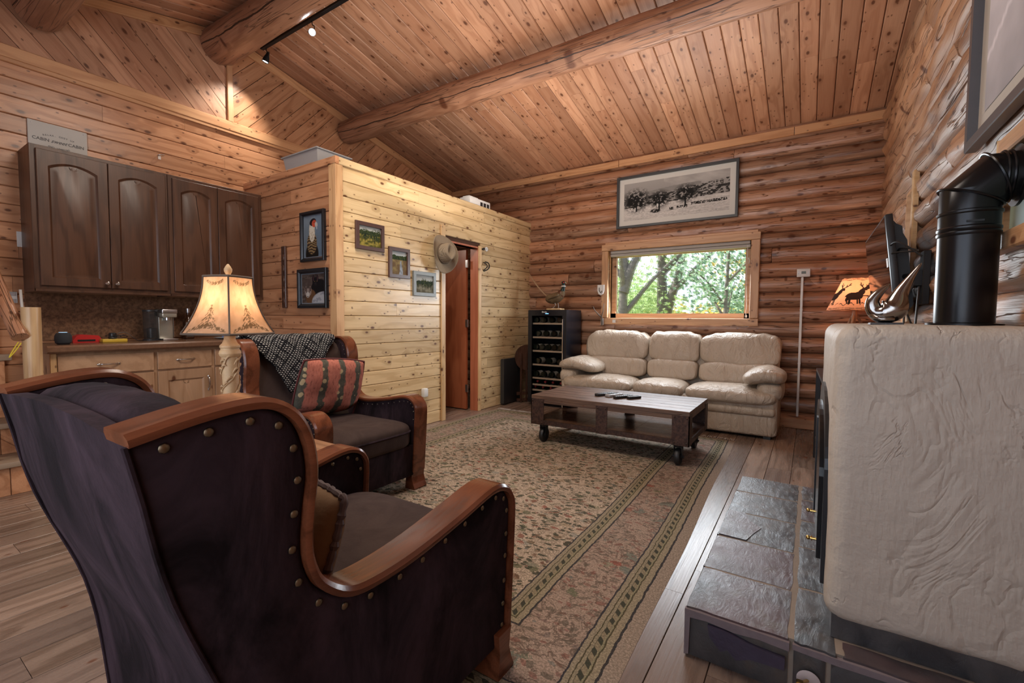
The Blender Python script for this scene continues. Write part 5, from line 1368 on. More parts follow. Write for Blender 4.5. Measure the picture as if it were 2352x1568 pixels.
def base_unit(ya, yb, lab, doors):
    t = thing('base_cabinet', lab, 'cabinet', (KX, ya, 0))
    MB().box(XL-KX+.003, 0, 0, yb-ya, .10, .866).box(XL-KX+.003, -.06, .0, yb-ya, 0, .10).build('carcass', MALZ, t, smooth=False)
    wd = yb-ya
    dw = MB().box(0, .020, .014, wd-.010, .705, .845, .003, 1).build('drawer_front', MALD, t); pull(dw, .020, wd/2, .775)
    n = doors; dwid = (wd-.024-.004*(n-1))/n
    for k in range(n):
        o = panel_door(dwid, .575, .020, .068, MALZ, t, .014+k*(dwid+.004), .115, False)
        pull(o, .020, .014+k*(dwid+.004)+(dwid-.032 if (n == 1 or k == 0) else .032), .565, True)
    return t
b1 = base_unit(.862, 1.425, 'natural alder base cabinet with wide drawer, nearest the log post', 2)
MB().box(.0, .020, -.022, .010, .10, .866, .002, 1).build('end_stile', MPZ, b1)
base_unit(1.425, 1.832, 'natural alder base cabinet with one drawer and one door, middle of the counter', 1)
base_unit(1.832, 2.400, 'natural alder base cabinet at the right end of the counter behind the lamp', 2)

CT = .9205
# counter things
sp = thing('smart_speaker', 'small round charcoal fabric speaker at the left end of the counter', 'speaker', (-4.36, .935, CT))
MB().lathe([(.0, 0), (.030, .0), (.042, .012), (.046, .035), (.044, .062), (.034, .080), (.0, .084)], seg=30).build('fabric_body', plain('charcoal_fabric', (.03, .034, .04), .9, nscale=300, bump=.3), sp)
MB().lathe([(.0, .0838), (.022, .0832), (.022, .086), (.0, .086)], seg=24).build('top_ring', plain('pale_blue_light', (.4, .6, .7), .3, emit=(.4, .7, 1, .6)), sp)
MRED = plain('red_plastic', (.55, .03, .03), .35)
rd = thing('toy_box', 'glossy red wedge shaped plastic box on the counter beside the speaker', 'box', (-4.56, 1.095, CT))
MB().prism([(-.075, 0), (.085, 0), (.085, .028), (.070, .052), (-.03, .062), (-.055, .050), (-.075, .018)], -.045, .045, 'x').build('shell', MRED, rd, smooth=False)
MB().box(.0445, .047, -.05, .05, .010, .024).build('side_strip', MREM, rd, smooth=False)
yl = thing('tape_case', 'flat yellow case on the counter under a coiled black charger', 'case', (-4.47, 1.24, CT))
MB().box(-.04, .04, -.075, .075, 0, .026, .006).build('shell', plain('yellow_plastic', (.62, .42, .05), .4), yl)
ch = thing('charger', 'black charger plug with coiled cord on the yellow case', 'charger', (-4.47, 1.235, CT+.0265))
MB().lathe([(.0, 0), (.024, .0), (.026, .006), (.024, .040), (.016, .046), (0, .047)], seg=20).build('plug', MREM, ch)
m = MB()
for k in range(3):
    m.tube([(.01+.035*math.cos(a)*(1+.2*k), .0+.045*math.sin(a)+.02*k, .006+.022*abs(math.sin(a*.5+k))) for a in np.linspace(0, 2*PI, 24)], .0022, 6)
m.tube(smooth_line([(0, .03, .04), (.0, .08, .045), (.02, .15, -.018), (-.01, .21, -.022), (.03, .26, -.022)], 6), .0025, 6)
m.build('cord', MREM, ch)
cf = thing('coffee_maker', 'single-serve coffee maker with silver body and clear dark water tank on the counter', 'coffee maker', (-4.58, 1.60, CT))
MCLR = M('clear_tank', .08); MCLR.set(Base_Color=(.25, .25, .26), Transmission_Weight=.85, IOR=1.1, Alpha=.55); MCLR = MCLR.mat
MB().lathe([(.0, 0), (.060, 0), (.060, .012), (.0, .014)], c=(-.02, -.075, 0), seg=30).build('tank_base', MREM, cf)
MB().lathe([(.050, .012), (.054, .10), (.056, .24)], c=(-.02, -.075, 0), seg=30, cap=False).build('water_tank', MCLR, cf)
MB().lathe([(.0, .24), (.058, .24), (.058, .252), (.0, .256)], c=(-.02, -.075, 0), seg=30).build('tank_lid', MREM, cf)
MB().lathe([(.030, .02), (.030, .10), (.0, .11)], c=(-.02, -.075, 0), seg=20).build('inner_column', MREM, cf)
MCRM = plain('cream_metal', (.50, .49, .42), .25, .6)
MB().box(-.11, -.01, -.030, .080, .0, .262, .012, 3).box(-.11, .075, -.030, .080, .19, .262, .012, 3).build('body', MCRM, cf)
MB().box(-.02, .078, -.031, .081, .222, .262, .008, 3).build('head_band', METAL, cf); MB().box(-.02, .085, -.03, .08, 0, .014, .004).build('drip_tray', METAL, cf)
MB().cyl((.02, .025, .168), (.02, .025, .19), .020, seg=16).build('spout', METAL, cf); MB().box(-.10, -.012, .0798, .083, .02, .25).build('side_panel', METAL, cf, smooth=False)
for k in range(3): MB().box(-.06, -.03, .083, .085, .20-k*.02, .207-k*.02).build('button', MREM, cf, smooth=False)
wh = thing('liquor_bottle', 'square brown spirits bottle on the counter by the coffee maker', 'bottle', (-4.70, 1.835, CT))
MWB = M('amber_glass', .08, spec=.7); MWB.set(Base_Color=(.06, .025, .012)); MWB = MWB.mat
MB().box(-.035, .035, -.035, .035, 0, .155, .010, 3).lathe([(.032, .15), (.024, .175), (.014, .19), (.013, .245)], seg=20).build('bottle_glass', MWB, wh)
MB().box(.0352, .036, -.028, .028, .02, .10).build('bottle_label', plain('black_label', (.05, .045, .04), .6), wh, smooth=False); MB().cyl((0, 0, .235), (0, 0, .272), .017, seg=18).build('cap', METAL, wh)
bb = thing('soap_bottle', 'small clear bottle with blue label behind the lit lamp', 'bottle', (-4.58, 2.085, CT))
MB().lathe([(.0, 0), (.022, 0), (.024, .01), (.022, .06), (.010, .075), (.010, .09), (0, .092)], seg=20).build('bottle_glass', plain('blue_glass', (.10, .20, .5), .15), bb)
pl_ = thing('serving_tray', 'pale blue oval tray lying on the counter behind the lit lamp', 'tray', (-4.45, 2.12, CT))
MB().lathe([(.0, 0), (.10, .0), (.135, .012), (.138, .015), (.10, .006), (0, .004)], seg=36).build('dish', plain('pale_glaze', (.50, .56, .60), .25), pl_)
pl_.scale = (1, 1.3, 1)
rp = thing('paper_towel_roll', 'white paper roll lying on the counter against the boarded room', 'roll', (-4.42, 2.13, CT+.0155))
MB().cyl((-.06, .02, .008), (.02, .25, .008), .024, seg=20).build('paper', MWHITE, rp)
MB().cyl((-.062, .017, .008), (.022, .253, .008), .010, seg=12).build('core', plain('cardboard', (.35, .25, .16), .8), rp)

# sign over the cabinets
MSG_ = plain('sign_board', (.50, .49, .46), .5, var=.03); MINK = plain('sign_ink', (.10, .10, .10), .6)
sg = thing('wall_sign', 'white rectangular wall sign lettered about a sweet cabin above the wall cabinets', 'sign', (XL+.003, .885, 2.262), rotz=PI/2)
MB().box(0, .325, -.014, 0, 0, .285, .002, 1).build('board', MSG_, sg)
text('CABIN', .031, MINK, sg, (.066, -.0146, .150), (PI/2, 0, 0)); text('CABIN', .031, MINK, sg, (.260, -.0146, .150), (PI/2, 0, 0))
text('sweet', .036, MINK, sg, (.162, -.0146, .150), (PI/2, 0, 0), font_shear=.5)
def arc_text(s, cx_, cz, R_, size, up):
    n = len(s); st = size*.78/R_
    for i, chh in enumerate(s):
        if chh == ' ': continue
        a = (i-(n-1)/2)*st
        if up: p = (cx_+R_*math.sin(a), -.0146, cz-R_+R_*math.cos(a)); ro = a
        else: p = (cx_+R_*math.sin(a), -.0146, cz+R_-R_*math.cos(a)); ro = -a
        text(chh, size, MINK, sg, p, (PI/2, ro, 0))
arc_text('RELAX, COZY UP',   .163, .198, .30, .016, True); arc_text('AND UNWIND', .163, .108, .30, .016, False)
for x in (.02, .305): MB().sell((x, -.0145, .265), (.004, .002, .004), 1, 1, 10, 6).build('screw', METAL, sg)
hk = thing('wall_hook', 'small metal hook on the boards above the middle of the wall cabinets', 'hook', (XL, 1.69, 2.52))
MB().tube(smooth_line([(0, -.012, 0), (.02, -.008, .004), (.024, .01, .008), (.02, .03, .012)], 4), .004, 8).build('hook_wire', METAL, hk); MB().box(0, .003, -.01, .01, -.03, .0).build('hook_plate', METAL, hk, smooth=False)
sw = thing('light_switch', 'white light switch plate on the wall left of the dark cabinets', 'switch', (XL+.001, .825, 1.67))
MB().box(0, .006, -.018, .022, -.055, .055, .002, 1).build('plate', MWHITE, sw); MB().box(.005, .012, -.006, .006, -.012, .012).build('toggle', MWHITE, sw, smooth=False)
ou = thing('outlet_plate', 'white outlet plate on the wall below the dark cabinets by the log post', 'outlet', (XL+.001, .775, 1.25))
MB().box(0, .006, -.022, .022, -.04, .04, .002, 1).build('plate', MWHITE, ou)
for z in (-.025, .025): MB().box(.005, .008, -.016, .016, z-.014, z+.014, .002, 1).build('socket', MSIL, ou)

# plastic bin and heater box on the loft
bn = thing('storage_bin', 'translucent grey plastic bin on top of the boarded room', 'bin', (-3.93, YA+.22, ZP-.018))
MPL = M('cloudy_plastic', .3); MPL.set(Base_Color=(.55, .56, .57), Transmission_Weight=.35, IOR=1.2); MPL = MPL.mat
m = MB()
for (a, b, z) in ((.235, .15, 0), (.265, .17, .16), (.28, .185, .162), (.28, .185, .172), (.262, .168, .170), (.23, .146, .006)):
    m.v += [(-a, -b, z), (a, -b, z), (a, b, z), (-a, b, z)]
for k in range(5):
    for i in range(4): m.f.append((k*4+i, k*4+(i+1) % 4, (k+1)*4+(i+1) % 4, (k+1)*4+i))
m.f += [(3, 2, 1, 0), (20, 21, 22, 23)]; m.build('tub', MPL, bn, smooth=False)
ac = thing('electric_heater', 'small white vented appliance on top of the boarded room near the log wall', 'heater', (-3.43, 4.42, ZP-.018))
MB().box(-.09, .07, -.20, .20, 0, .105, .008).build('casing', MWHITE, ac)
for y in (.02, .085, .15): MB().box(.069, .0715, y-.024, y+.024, .02, .075).build('vent', MREM, ac, smooth=False)
MB().box(-.05, .05, -.19, -.02, .105, .118, .003, 1).build('control_panel', MWHITE, ac)

# ================================================================== pictures
def picture(label, W_, H_, fw, dep, fmat, loc, rotz, fn, mat_w=0, mat_c=(.6, .59, .56), nx=70, lip=None, tilt=0, mount=None, slope=0):
    t = thing('framed_picture', label, 'picture', loc, rot=(tilt, 0, rotz))
    def rect(w, h, y): return [(-w/2, y, -h/2), (w/2, y, -h/2), (w/2, y, h/2), (-w/2, y, h/2)]
    m = MB(); R_ = [rect(W_, H_, 0), rect(W_, H_, -dep+.003), rect(W_-.006, H_-.006, -dep), rect(W_-2*fw*.55, H_-2*fw*.55, -dep), rect(W_-2*fw+.004, H_-2*fw+.004, -dep*(1-slope)), rect(W_-2*fw, H_-2*fw, -.004)]
    m.v = [p for q in R_ for p in q]
    for k in range(5):
        for i in range(4): m.f.append((k*4+i, k*4+(i+1) % 4, (k+1)*4+(i+1) % 4, (k+1)*4+i))
    m.f.append((3, 2, 1, 0)); m.build('frame', fmat, t, smooth=False)
    iw, ih = W_-2*fw, H_-2*fw
    if lip: 
        m = MB(); q = [rect(iw+.002, ih+.002, -.006), rect(iw+.002, ih+.002, -.010), rect(iw-.012, ih-.012, -.009), rect(iw-.012, ih-.012, -.005)]; m.v = [p for s in q for p in s]
        for k in range(3):
            for i in range(4): m.f.append((k*4+i, k*4+(i+1) % 4, (k+1)*4+(i+1) % 4, (k+1)*4+i))
        m.build('inner_lip', lip, t, smooth=False)
    if mat_w:
        m = MB(); m.box(-iw/2, iw/2, -.006, -.003, -ih/2, ih/2); m.build('picture_mat', plain('mat_board', mat_c, .7, var=.02), t, smooth=False); iw -= 2*mat_w; ih -= 2*mat_w
    ny = max(8, int(nx*ih/iw)); u, v = np.meshgrid(np.linspace(0, 1, nx+1), np.linspace(0, 1, ny+1)); yy = -.0075
    vs = [(-iw/2+iw*a, yy, -ih/2+ih*b) for a, b in zip(u.ravel(), v.ravel())]
    fs = [(j*(nx+1)+i, j*(nx+1)+i+1, (j+1)*(nx+1)+i+1, (j+1)*(nx+1)+i) for j in range(ny) for i in range(nx)]
    me = bpy.data.meshes.new('print'); me.from_pydata(vs, [], fs); c = np.ones(u.shape+(4,)); c[..., :3] = fn(u, v)
    me.color_attributes.new('ink', 'FLOAT_COLOR', 'POINT').data.foreach_set('color', np.clip(c, 0, 1).ravel())
    me.materials.append(MPRINT); link('print', me, t)
    return t
_m = M('printed_paper', .7, spec=.2); _m.set(Base_Color=_m.n('Gamma', {0: _m.n('Attribute', attribute_name='ink'), 1: 1.25})); MPRINT = _m.mat
def lerp(a, b, t): t = np.clip(t, 0, 1)[..., None]; return np.array(a)*(1-t)+np.array(b)*t
def put(c, mask, col, a=1.0):
    k = (np.clip(mask, 0, 1)*a)[..., None]; return c*(1-k)+np.array(col)*k
def ell(u, v, cx_, cy_, rx, ry, rot=0, soft=.08):
    cs, sn = math.cos(rot), math.sin(rot); dx, dy = u-cx_, v-cy_; d = np.sqrt(((dx*cs+dy*sn)/rx)**2+((-dx*sn+dy*cs)/ry)**2); return np.clip((1-d)/soft+.5, 0, 1)
def bird(u, v):
    c = lerp((.10, .13, .16), (.26, .31, .36), v*.7+.5*fbm(u*3, v*3)); c = put(c, u > .62, (.16, .22, .30), .5)
    c = put(c, ell(u, v, .42, .08, .34, .30), (.02, .015, .012)); body = ell(u, v, .42, .34, .26, .26)
    bars = (np.sin(v*95+6*fbm(u*5, v*5)*2+np.cos(u*9)*2) > 0)*1.; c = put(c, body, (.30, .22, .12)); c = put(c, body*bars, (.06, .04, .03))
    nk = ell(u, v, .43, .62, .155, .25); c = put(c, nk, (.62, .58, .50)); c = put(c, nk*(fbm(u*20, v*30) > .58), (.42, .36, .28), .7)
    c = put(c, ell(u, v, .48, .84, .17, .085, .15), (.03, .02, .025)); c = put(c, ell(u, v, .55, .80, .12, .085), (.52, .12, .07)); c = put(c, ell(u, v, .66, .77, .075, .06, -.5), (.50, .48, .46))
    c = put(c, ell(u, v, .68, .70, .03, .05, .3), (.40, .42, .46)); c = put(c, ell(u, v, .55, .83, .018, .014), (.01, .01, .01)); return c
def foxes(u, v):
    c = lerp((.07, .05, .045), (.15, .12, .11), fbm(u*9, v*9)); c = put(c, fbm(u*4+3, v*14) > .56, (.20, .17, .15), .5)
    blk = (.012, .010, .014)
    c = put(c, ell(u, v, .76, .50, .34, .30), blk); c = put(c, ell(u, v, .62, .72, .145, .15), blk)
    for x0, x1 in ((.47, .56), (.64, .73)):
        m_ = (u > x0+.0) & (u < x1) & (v > .74) & (v < .96-1.9*np.abs(u-(x0+x1)/2)); c = put(c, m_*1., blk); c = put(c, (m_ & (np.abs(u-(x0+x1)/2) < .018) & (v < .90))*1., (.10, .05, .06))
    c = put(c, ell(u, v, .57, .735, .018, .013), (.30, .22, .10)); c = put(c, ell(u, v, .67, .735, .018, .013), (.30, .22, .10)); c = put(c, ell(u, v, .60, .64, .05, .06), (.035, .03, .035)); c = put(c, ell(u, v, .59, .61, .016, .014), (0, 0, 0))
    gr = (.30, .25, .23)
    c = put(c, ell(u, v, .40, .22, .22, .26), (.16, .09, .05)); c = put(c, ell(u, v, .28, .38, .145, .13), gr)
    for xc in (.19, .37):
        m_ = (np.abs(u-xc) < .055) & (v > .42) & (v < .60-2.2*np.abs(u-xc)); c = put(c, m_*1., gr); c = put(c, (m_ & (np.abs(u-xc) < .022) & (v < .55))*1., (.08, .05, .045))
    c = put(c, ell(u, v, .27, .30, .075, .10), (.50, .48, .46)); c = put(c, ell(u, v, .22, .39, .022, .014), (.02, .015, .01)); c = put(c, ell(u, v, .33, .39, .022, .014), (.02, .015, .01)); c = put(c, ell(u, v, .27, .235, .022, .018), (.01, .01, .01))
    rock = ell(u, v, .86, .10, .42, .28, .2); c = put(c, rock, (.42, .43, .46)); c = put(c, rock*(fbm(u*12, v*12) > .52), (.26, .27, .31), .8)
    return c
def land(sky, far, gnd, lit, trees, river=None, seed=0, hz=.55):
    def f(u, v):
        n = fbm(u*6+seed, v*8, 5); c = lerp(gnd, lit, np.clip((n-.35)*3, 0, 1)); c = np.where((v > hz)[..., None], lerp(sky, (.50, .52, .50), fbm(u*4+seed, v*5)), c)
        c = put(c, (v > hz-.02) & (v < hz+.10+.16*fbm(u*9+seed, 1.3+0*v)), far)
        for (x, y, rx, ry) in trees:
            e = ell(u, v, x, y, rx, ry, 0, .5)*(fbm(u*22+seed, v*22+x*9, 4) > .40); c = put(c, e, (.025, .045, .02)); c = put(c, e*(fbm(u*30, v*30+seed) > .56), (.13, .15, .05), .8)
            c = put(c, (np.abs(u-x) < .012) & (v < y) & (v > y-ry*1.5), (.02, .02, .015))
        if river: 
            xr = river[0]+river[1]*np.sin(v*5+river[2])+(.55-v)*river[3]; wd = .04+.16*np.clip(.55-v, 0, 1); m_ = (np.abs(u-xr) < wd) & (v < hz-.05); c = put(c, m_*1., (.38, .42, .48)); c = put(c, m_ & (fbm(u*30, v*14) > .55), (.20, .22, .22), .7)
        return c
    return f
MFB = plain('black_frame', (.012, .013, .016), .25); MFD = plain('dark_walnut_frame', (.075, .035, .028), .35, var=.2); MFG_ = plain('grey_frame', (.16, .17, .16), .4, var=.15)
MLIP = plain('blue_grey_lip', (.22, .26, .32), .25, .4)
picture('black framed portrait of a white-necked bird of prey on the narrow board wall', .345, .435, .036, .030, MFB, (-3.650, YA-.002, 1.826), 0, bird, lip=MLIP, nx=90, slope=.35)
picture('black framed photo of a black fox and a grey fox, below the bird portrait', .425, .345, .040, .030, MFB, (-3.665, YA-.002, 1.374), 0, foxes, lip=MLIP, nx=100, slope=.35)
picture('brown framed landscape of sunlit trees, highest of three small landscapes on the pale wall', .315, .245, .036, .022, MFD, (XP+.002, 2.749, 1.846), PI/2, land((.40, .42, .40), (.06, .08, .03), (.10, .10, .02), (.36, .30, .08), ((.28, .62, .18, .26), (.72, .60, .16, .28), (.50, .55, .10, .18), (.9, .6, .1, .3)), seed=3, hz=.6), nx=80)
picture('brown framed upright river landscape, middle of three small landscapes on the pale wall', .265, .29, .036, .022, MFD, (XP+.002, 3.095, 1.648), PI/2, land((.42, .46, .50), (.05, .08, .03), (.20, .14, .08), (.32, .26, .13), ((.2, .72, .15, .06), (.45, .74, .15, .07), (.75, .72, .2, .08)), river=(.70, .10, 1.5, -.35), seed=8, hz=.66), nx=80)
picture('grey framed landscape of dark evergreens by water, lowest of the small landscapes', .325, .25, .038, .022, MFG_, (XP+.002, 3.436, 1.469), PI/2, land((.45, .47, .46), (.05, .07, .05), (.14, .13, .09), (.30, .29, .22), ((.15, .5, .08, .18), (.4, .56, .09, .26), (.55, .55, .08, .24), (.72, .52, .09, .2), (.88, .5, .07, .22)), seed=15, hz=.5), nx=80)
def wide(u, v):
    g = .30+.28*fbm(u*10, v*5, 4); sky = .22+.25*v+.45*np.clip(fbm(u*5, v*4+u*2)-.45, 0, 1)*(u > .4); r1 = .70+.10*np.sin(u*3.2-.6); r2 = .52+.28*u
    g = np.where(v > r1, sky, g); g = np.where((v < r1) & (v > r2-.02) & (u < .75), .30+.08*fbm(u*9, v*30), g)
    hill = (v < r2) & (v > .34+.1*u); g = np.where(hill, np.where(fbm(u*45, v*45, 4) > .50, .06, .42), g); g = np.where((v <= .34+.1*u), .52+.25*fbm(u*12, v*50), g)
    for x, y, s in ((.13, .52, .13), (.36, .48, .10), (.61, .54, .10)):
        e = ell(u, v, x, y, s, s*2.1, 0, .7)*(fbm(u*60+x*7, v*28, 4) > .42); g = g*(1-e)+.02*e
        e = (np.abs(u-x) < .008) & (v < y) & (v > y-.30); g = np.where(e, .02, g)
    for a, b, y in ((.46, .50, .20), (.53, .63, .22), (.66, .98, .27)):
        e = (u > a) & (u < b) & (np.abs(v-y-.05*(u-a)) < .035) & (fbm(u*150, v*60) > .42); g = np.where(e, .03, g)
    e = ell(u, v, .32, .19, .05, .05, 0, .4)*(fbm(u*90, v*60) > .40); g = g*(1-e)+.03*e
    g = np.where(v < .30+.1*u, g*(.7+.6*fbm(u*70, v*130, 3)), g)*.86; return np.stack([g*1.0, g*.97, g*.94], -1)
MFW = plain('charcoal_frame', (.035, .04, .045), .35)
picture('wide black and white panorama of trees on a range, framed above the window', 1.365, .625, .030, .035, MFW, (-1.374, YB-.048, 2.552), 0, wide, mat_w=.058, mat_c=(.56, .545, .51), nx=330)
def misty(u, v):
    g = .24+.16*fbm(u*4, v*3, 5)+.10*v; g = g-.12*np.clip(1-v*1.8+.3*fbm(u*5, v*8), 0, 1); s = np.abs((v-.25)-(u)*.55) < .015; g = g+.08*s
    g = g*2.2; return np.stack([g, g*.95, g*.99], -1)
picture('large misty monochrome print in a dark frame high on the right log wall', 1.20, .95, .035, .035, plain('pewter_frame', (.10, .10, .11), .3), (XR-.055, 1.83, 2.235), -PI/2, misty, mat_w=.075, mat_c=(.46, .42, .37), nx=60)

# carved wood strip (dark) on the narrow wall
ws_ = thing('wall_carving', 'narrow dark carved wood strip hanging left of the two black framed pictures', 'carving', (-4.103, YA-.002, 1.492))
MB().box(-.032, .032, -.022, 0, -.285, .285, .004, 1).build('strip', MDW, ws_)
for z in (-.22, -.12, -.02, .08, .18): MB().sell((0, -.022, z), (.016, .006, .034), 1, 1, 14, 8).build('carved_boss', MDW, ws_)

# hat on the casing corner
ht_ = thing('cowboy_hat', 'tan straw cowboy hat hung beside the open door', 'hat', (XP+.075, 3.655, 1.80), rot=(0, math.radians(82), math.radians(-8)))
ht_.scale = (1.13, 1.13, 1.13)
MHAT = M('straw', .85, spec=.15); _c = MHAT.coord(rand=False); _w = MHAT.n('TexWave', {'Vector': _c, 'Scale': 70.0, 'Distortion': 1.5}, wave_type='RINGS', rings_direction='Z')
MHAT.set(Base_Color=MHAT.mix(MHAT.math('MULTIPLY_ADD', _w, .6, MHAT.math('MULTIPLY', MHAT.noise(_c, 120, 2), .4)), (.17, .125, .085), (.34, .27, .19))); MHAT.bump(_w, .4, .003); MHAT = MHAT.mat
def brim(u, v):
    a = 2*PI*u; r_ = .082+.085*v; rx = r_*1.10; ry = r_*.88
    z = .030*v*v*(abs(math.sin(a))**2.2)*1.5-.012*v*(abs(math.cos(a))**2)
    return (rx*math.cos(a), ry*math.sin(a), z)
m = MB().grid(brim, 56, 10, wrap=True); br_ = m.build('brim', MHAT, ht_, angle=180); sd = br_.modifiers.new('t', 'SOLIDIFY'); sd.thickness = .003
def crown(u, v):
    a = 2*PI*u; pr = [(1.0, 0), (.97, .03), (.93, .06), (.88, .09), (.80, .108), (.62, .113), (.40, .105), (.2, .098), (.0, .095)]
    k = v*(len(pr)-1); i = min(int(k), len(pr)-2); f = k-i; s = pr[i][0]*(1-f)+pr[i+1][0]*f; z = pr[i][1]*(1-f)+pr[i+1][1]*f
    x = .092*s*math.cos(a); y = .073*s*math.sin(a)
    z -= .030*math.exp(-(y/.016)**2)*max(0, v-.45)*2*(1 if True else 0)
    if x > .02 and v > .25: y *= 1-.30*min(1, (x-.02)/.06)
    return (x, y, z)
MB().grid(crown, 56, 24, wrap=True).build('crown', MHAT, ht_, merge=.0004, angle=180)
MB().tube([(.093*math.cos(a), .074*math.sin(a), .012) for a in np.linspace(0, 2*PI, 50)], .006, 6, caps=False, flat=1.4).build('hat_band', plain('hat_band_tan', (.12, .08, .05), .8), ht_)
for k in range(3): MB().sell((.02+.018*(k-1), -.0715, .055), (.0028, .0028, .0028), 1, 1, 8, 6).build('eyelet', MREM, ht_)
# round dial and horseshoe by the door
th_ = thing('dial_thermometer', 'tiny round white dial on a bracket right of the door casing', 'thermometer', (XP, 4.51, 1.965), rot=(0, PI/2, 0))
MB().lathe([(.0, 0), (.026, 0), (.028, .006), (.026, .012), (0, .012)], seg=24).build('dial', MWHITE, th_); MB().box(-.002, .002, -.015, .002, .012, .0135).build('needle', MREM, th_, smooth=False); MB().box(-.006, .006, -.05, .05, 0, .004).build('mount_strip', METAL, th_, smooth=False)
hsx = thing('horseshoe', 'black iron horseshoe hung as a hook right of the door', 'horseshoe', (XP+.004, 4.47, 1.75))
MB().tube(smooth_line([(.0, .02, .060), (.035, .035, .045), (.050, .040, .0), (.035, .02, -.035), (.0, -.01, -.055)], 5), [.007]*21, 8).tube(smooth_line([(.0, -.015, .05), (.035, -.005, .03), (.05, -.005, .0), (.03, -.015, -.03), (.0, -.02, -.045)], 5), [.006]*21, 8).build('iron_bar', MBK, hsx)
dt = thing('door_stop_knob', 'black round coat peg beside the small dial', 'peg', (XP, 4.425, 1.955), rot=(0, PI/2, 0)); MB().lathe([(.0, 0), (.012, 0), (.008, .02), (.016, .03), (.014, .04), (0, .042)], seg=18).build('peg', MBK, dt)
# outlet strip low by the far chair: small clear plug-in
nl = thing('night_light', 'small white plug-in device low on the pale wall beyond the far armchair', 'device', (XP+.001, 3.42, .35)); MB().box(0, .05, -.03, .03, -.045, .045, .01).build('shell', MWHITE, nl)

# back wall bits
tm = thing('thermostat', 'white thermostat on the log wall above a thin white conduit', 'thermostat', (-.072, YB-.036, 1.602))
MB().box(-.058, .058, -.028, 0, -.038, .044, .005).build('case', MWHITE, tm); MB().box(-.018, .022, -.0295, -.028, -.008, .018).build('lcd', plain('lcd', (.08, .10, .08), .3), tm, smooth=False)
for x in (-.042, .042):
    for z in (-.005, .015): MB().box(x-.006, x+.006, -.0295, -.028, z-.004, z+.004).build('button', MSIL, tm, smooth=False)
cd_ = thing('conduit', 'thin white surface conduit running down the logs from the thermostat to the floor board', 'conduit', (-.080, YB-.052, .13))
MB().box(-.011, .011, -.012, .008, 0, 1.43, .003, 1).build('raceway', MWHITE, cd_); MB().cyl((0, -.002, 1.42), (0.004, -.002, 1.45), .004, seg=8).build('wire', MWHITE, cd_)
for z in (.55, 1.1): MB().box(-.0125, .0125, -.0135, .006, z-.006, z+.006).build('clip', MWHITE, cd_, smooth=False)
hp = thing('bracket_hook', 'white plastic plate with a black hook on the left window casing', 'hook', (-2.232, YB-.117, 1.49))
MB().prism([(-.045, .065), (.045, .065), (.045, -.01), (.03, -.05), (0, -.065), (-.03, -.05), (-.045, -.01)], 0, .006, 'y').build('plate', MWHITE, hp, smooth=False)
MB().tube(smooth_line([(-.02, -.004, .03), (-.012, -.016, -.01), (.012, -.024, -.035), (.022, -.02, -.01)], 4), .004, 8).build('hook', MBK, hp)
an = thing('antler_hook', 'small forked antler hook on the lower left corner of the window casing', 'hook', (-2.205, YB-.118, 1.13))
MAN = plain('antler', (.10, .075, .055), .5, var=.3)
MB().tube(smooth_line([(0, 0, -.085), (0, -.012, -.02), (.004, -.03, .03), (.03, -.05, .10), (.038, -.05, .19)], 5), [.014-.0006*i for i in range(21)], 8).tube(smooth_line([(.002, -.02, .01), (-.03, -.05, .05), (-.075, -.06, .10), (-.10, -.06, .15)], 5), [.009-.0004*i for i in range(16)], 8).build('antler_tine', MAN, an)
MB().box(-.02, .02, -.004, .002, -.08, .0, .002, 1).build('mount_plate', METAL, an)
wd_ = thing('wood_strip', 'short pale wood plate with a worn paint mark on the window casing bottom', 'strip', (-2.05, YB-.117, 1.098)); MB().box(-.02, .02, -.002, .0, -.02, .02).build('paint_mark', MWHITE, wd_, smooth=False)

# ================================================================== log beams, purlins, track lights
def beam(nm, y, z, x0, x1, r_, lab, seed):
    L = x1-x0; me = log_mesh(L, r_, r_, MBEAM, seed, full=True, bumps=.010, seg=40)
    o = put_log(nm, ((x0+x1)/2, y, z), (1, 0, 0), (0, 0, 1), me, None); tag(o, lab, 'beam'); return o
beam('log_beam', 2.20, 3.685, XL+.005, XR+.02, .150, 'ridge log beam with track lights beside it, meeting the gable post at upper left', 4)
beam('log_beam', 3.60, 3.350, XL+.04, XR+.02, .125, 'long cracked log beam crossing the ceiling above the sofa side', 9)
beam('log_beam', .965, 3.33, XL+.04, XR+.02, .125, 'round log beam at the top left corner, nearest the camera', 14)
tk = thing('track_light', 'black track rail with two spot heads fixed beside the ridge log beam', 'track light', (-3.45, 2.47, 3.715))
MB().box(-1.10, 1.6, -.018, .018, .0, .024, .003, 1).cyl((-.9, 0, .02), (-.9, 0, .085), .008, seg=8).cyl((1., 0, .02), (1., 0, .085), .008, seg=8).build('rail', MBK, tk)
MLENS = plain('lit_lens', (1, 1, 1), .3, emit=(.92, .96, 1.0, 8)); MLEN2 = plain('lit_lens_bright', (1, 1, 1), .3, emit=(.95, .97, 1.0, 60))
def head(x, tgt, lens, rr=.028):
    p = Vector((x, 0, -.10)); d = (Vector(tgt)-(Vector(tk.location)+p)).normalized()
    q = d.to_track_quat('Z', 'Y').to_euler()
    h = MB().lathe([(.0, -.06), (.012, -.058), (.016, -.03), (.026, .0), (.030, .035), (.029, .040), (.025, .036)], seg=24, cap=False).build('spot_head', MBK, tk, loc=p, rot=q)
    MB().lathe([(.0, .034), (.0245, .034), (.0, .0345)], seg=24).build('lens', lens, h)
    MB().tube(smooth_line([(x, 0, -.002), (x+.004, 0, -.04), (x+.03, 0, -.06), (x+.028, 0, -.09)], 4), .004, 6).build('arm', MBK, tk)
    return p, d
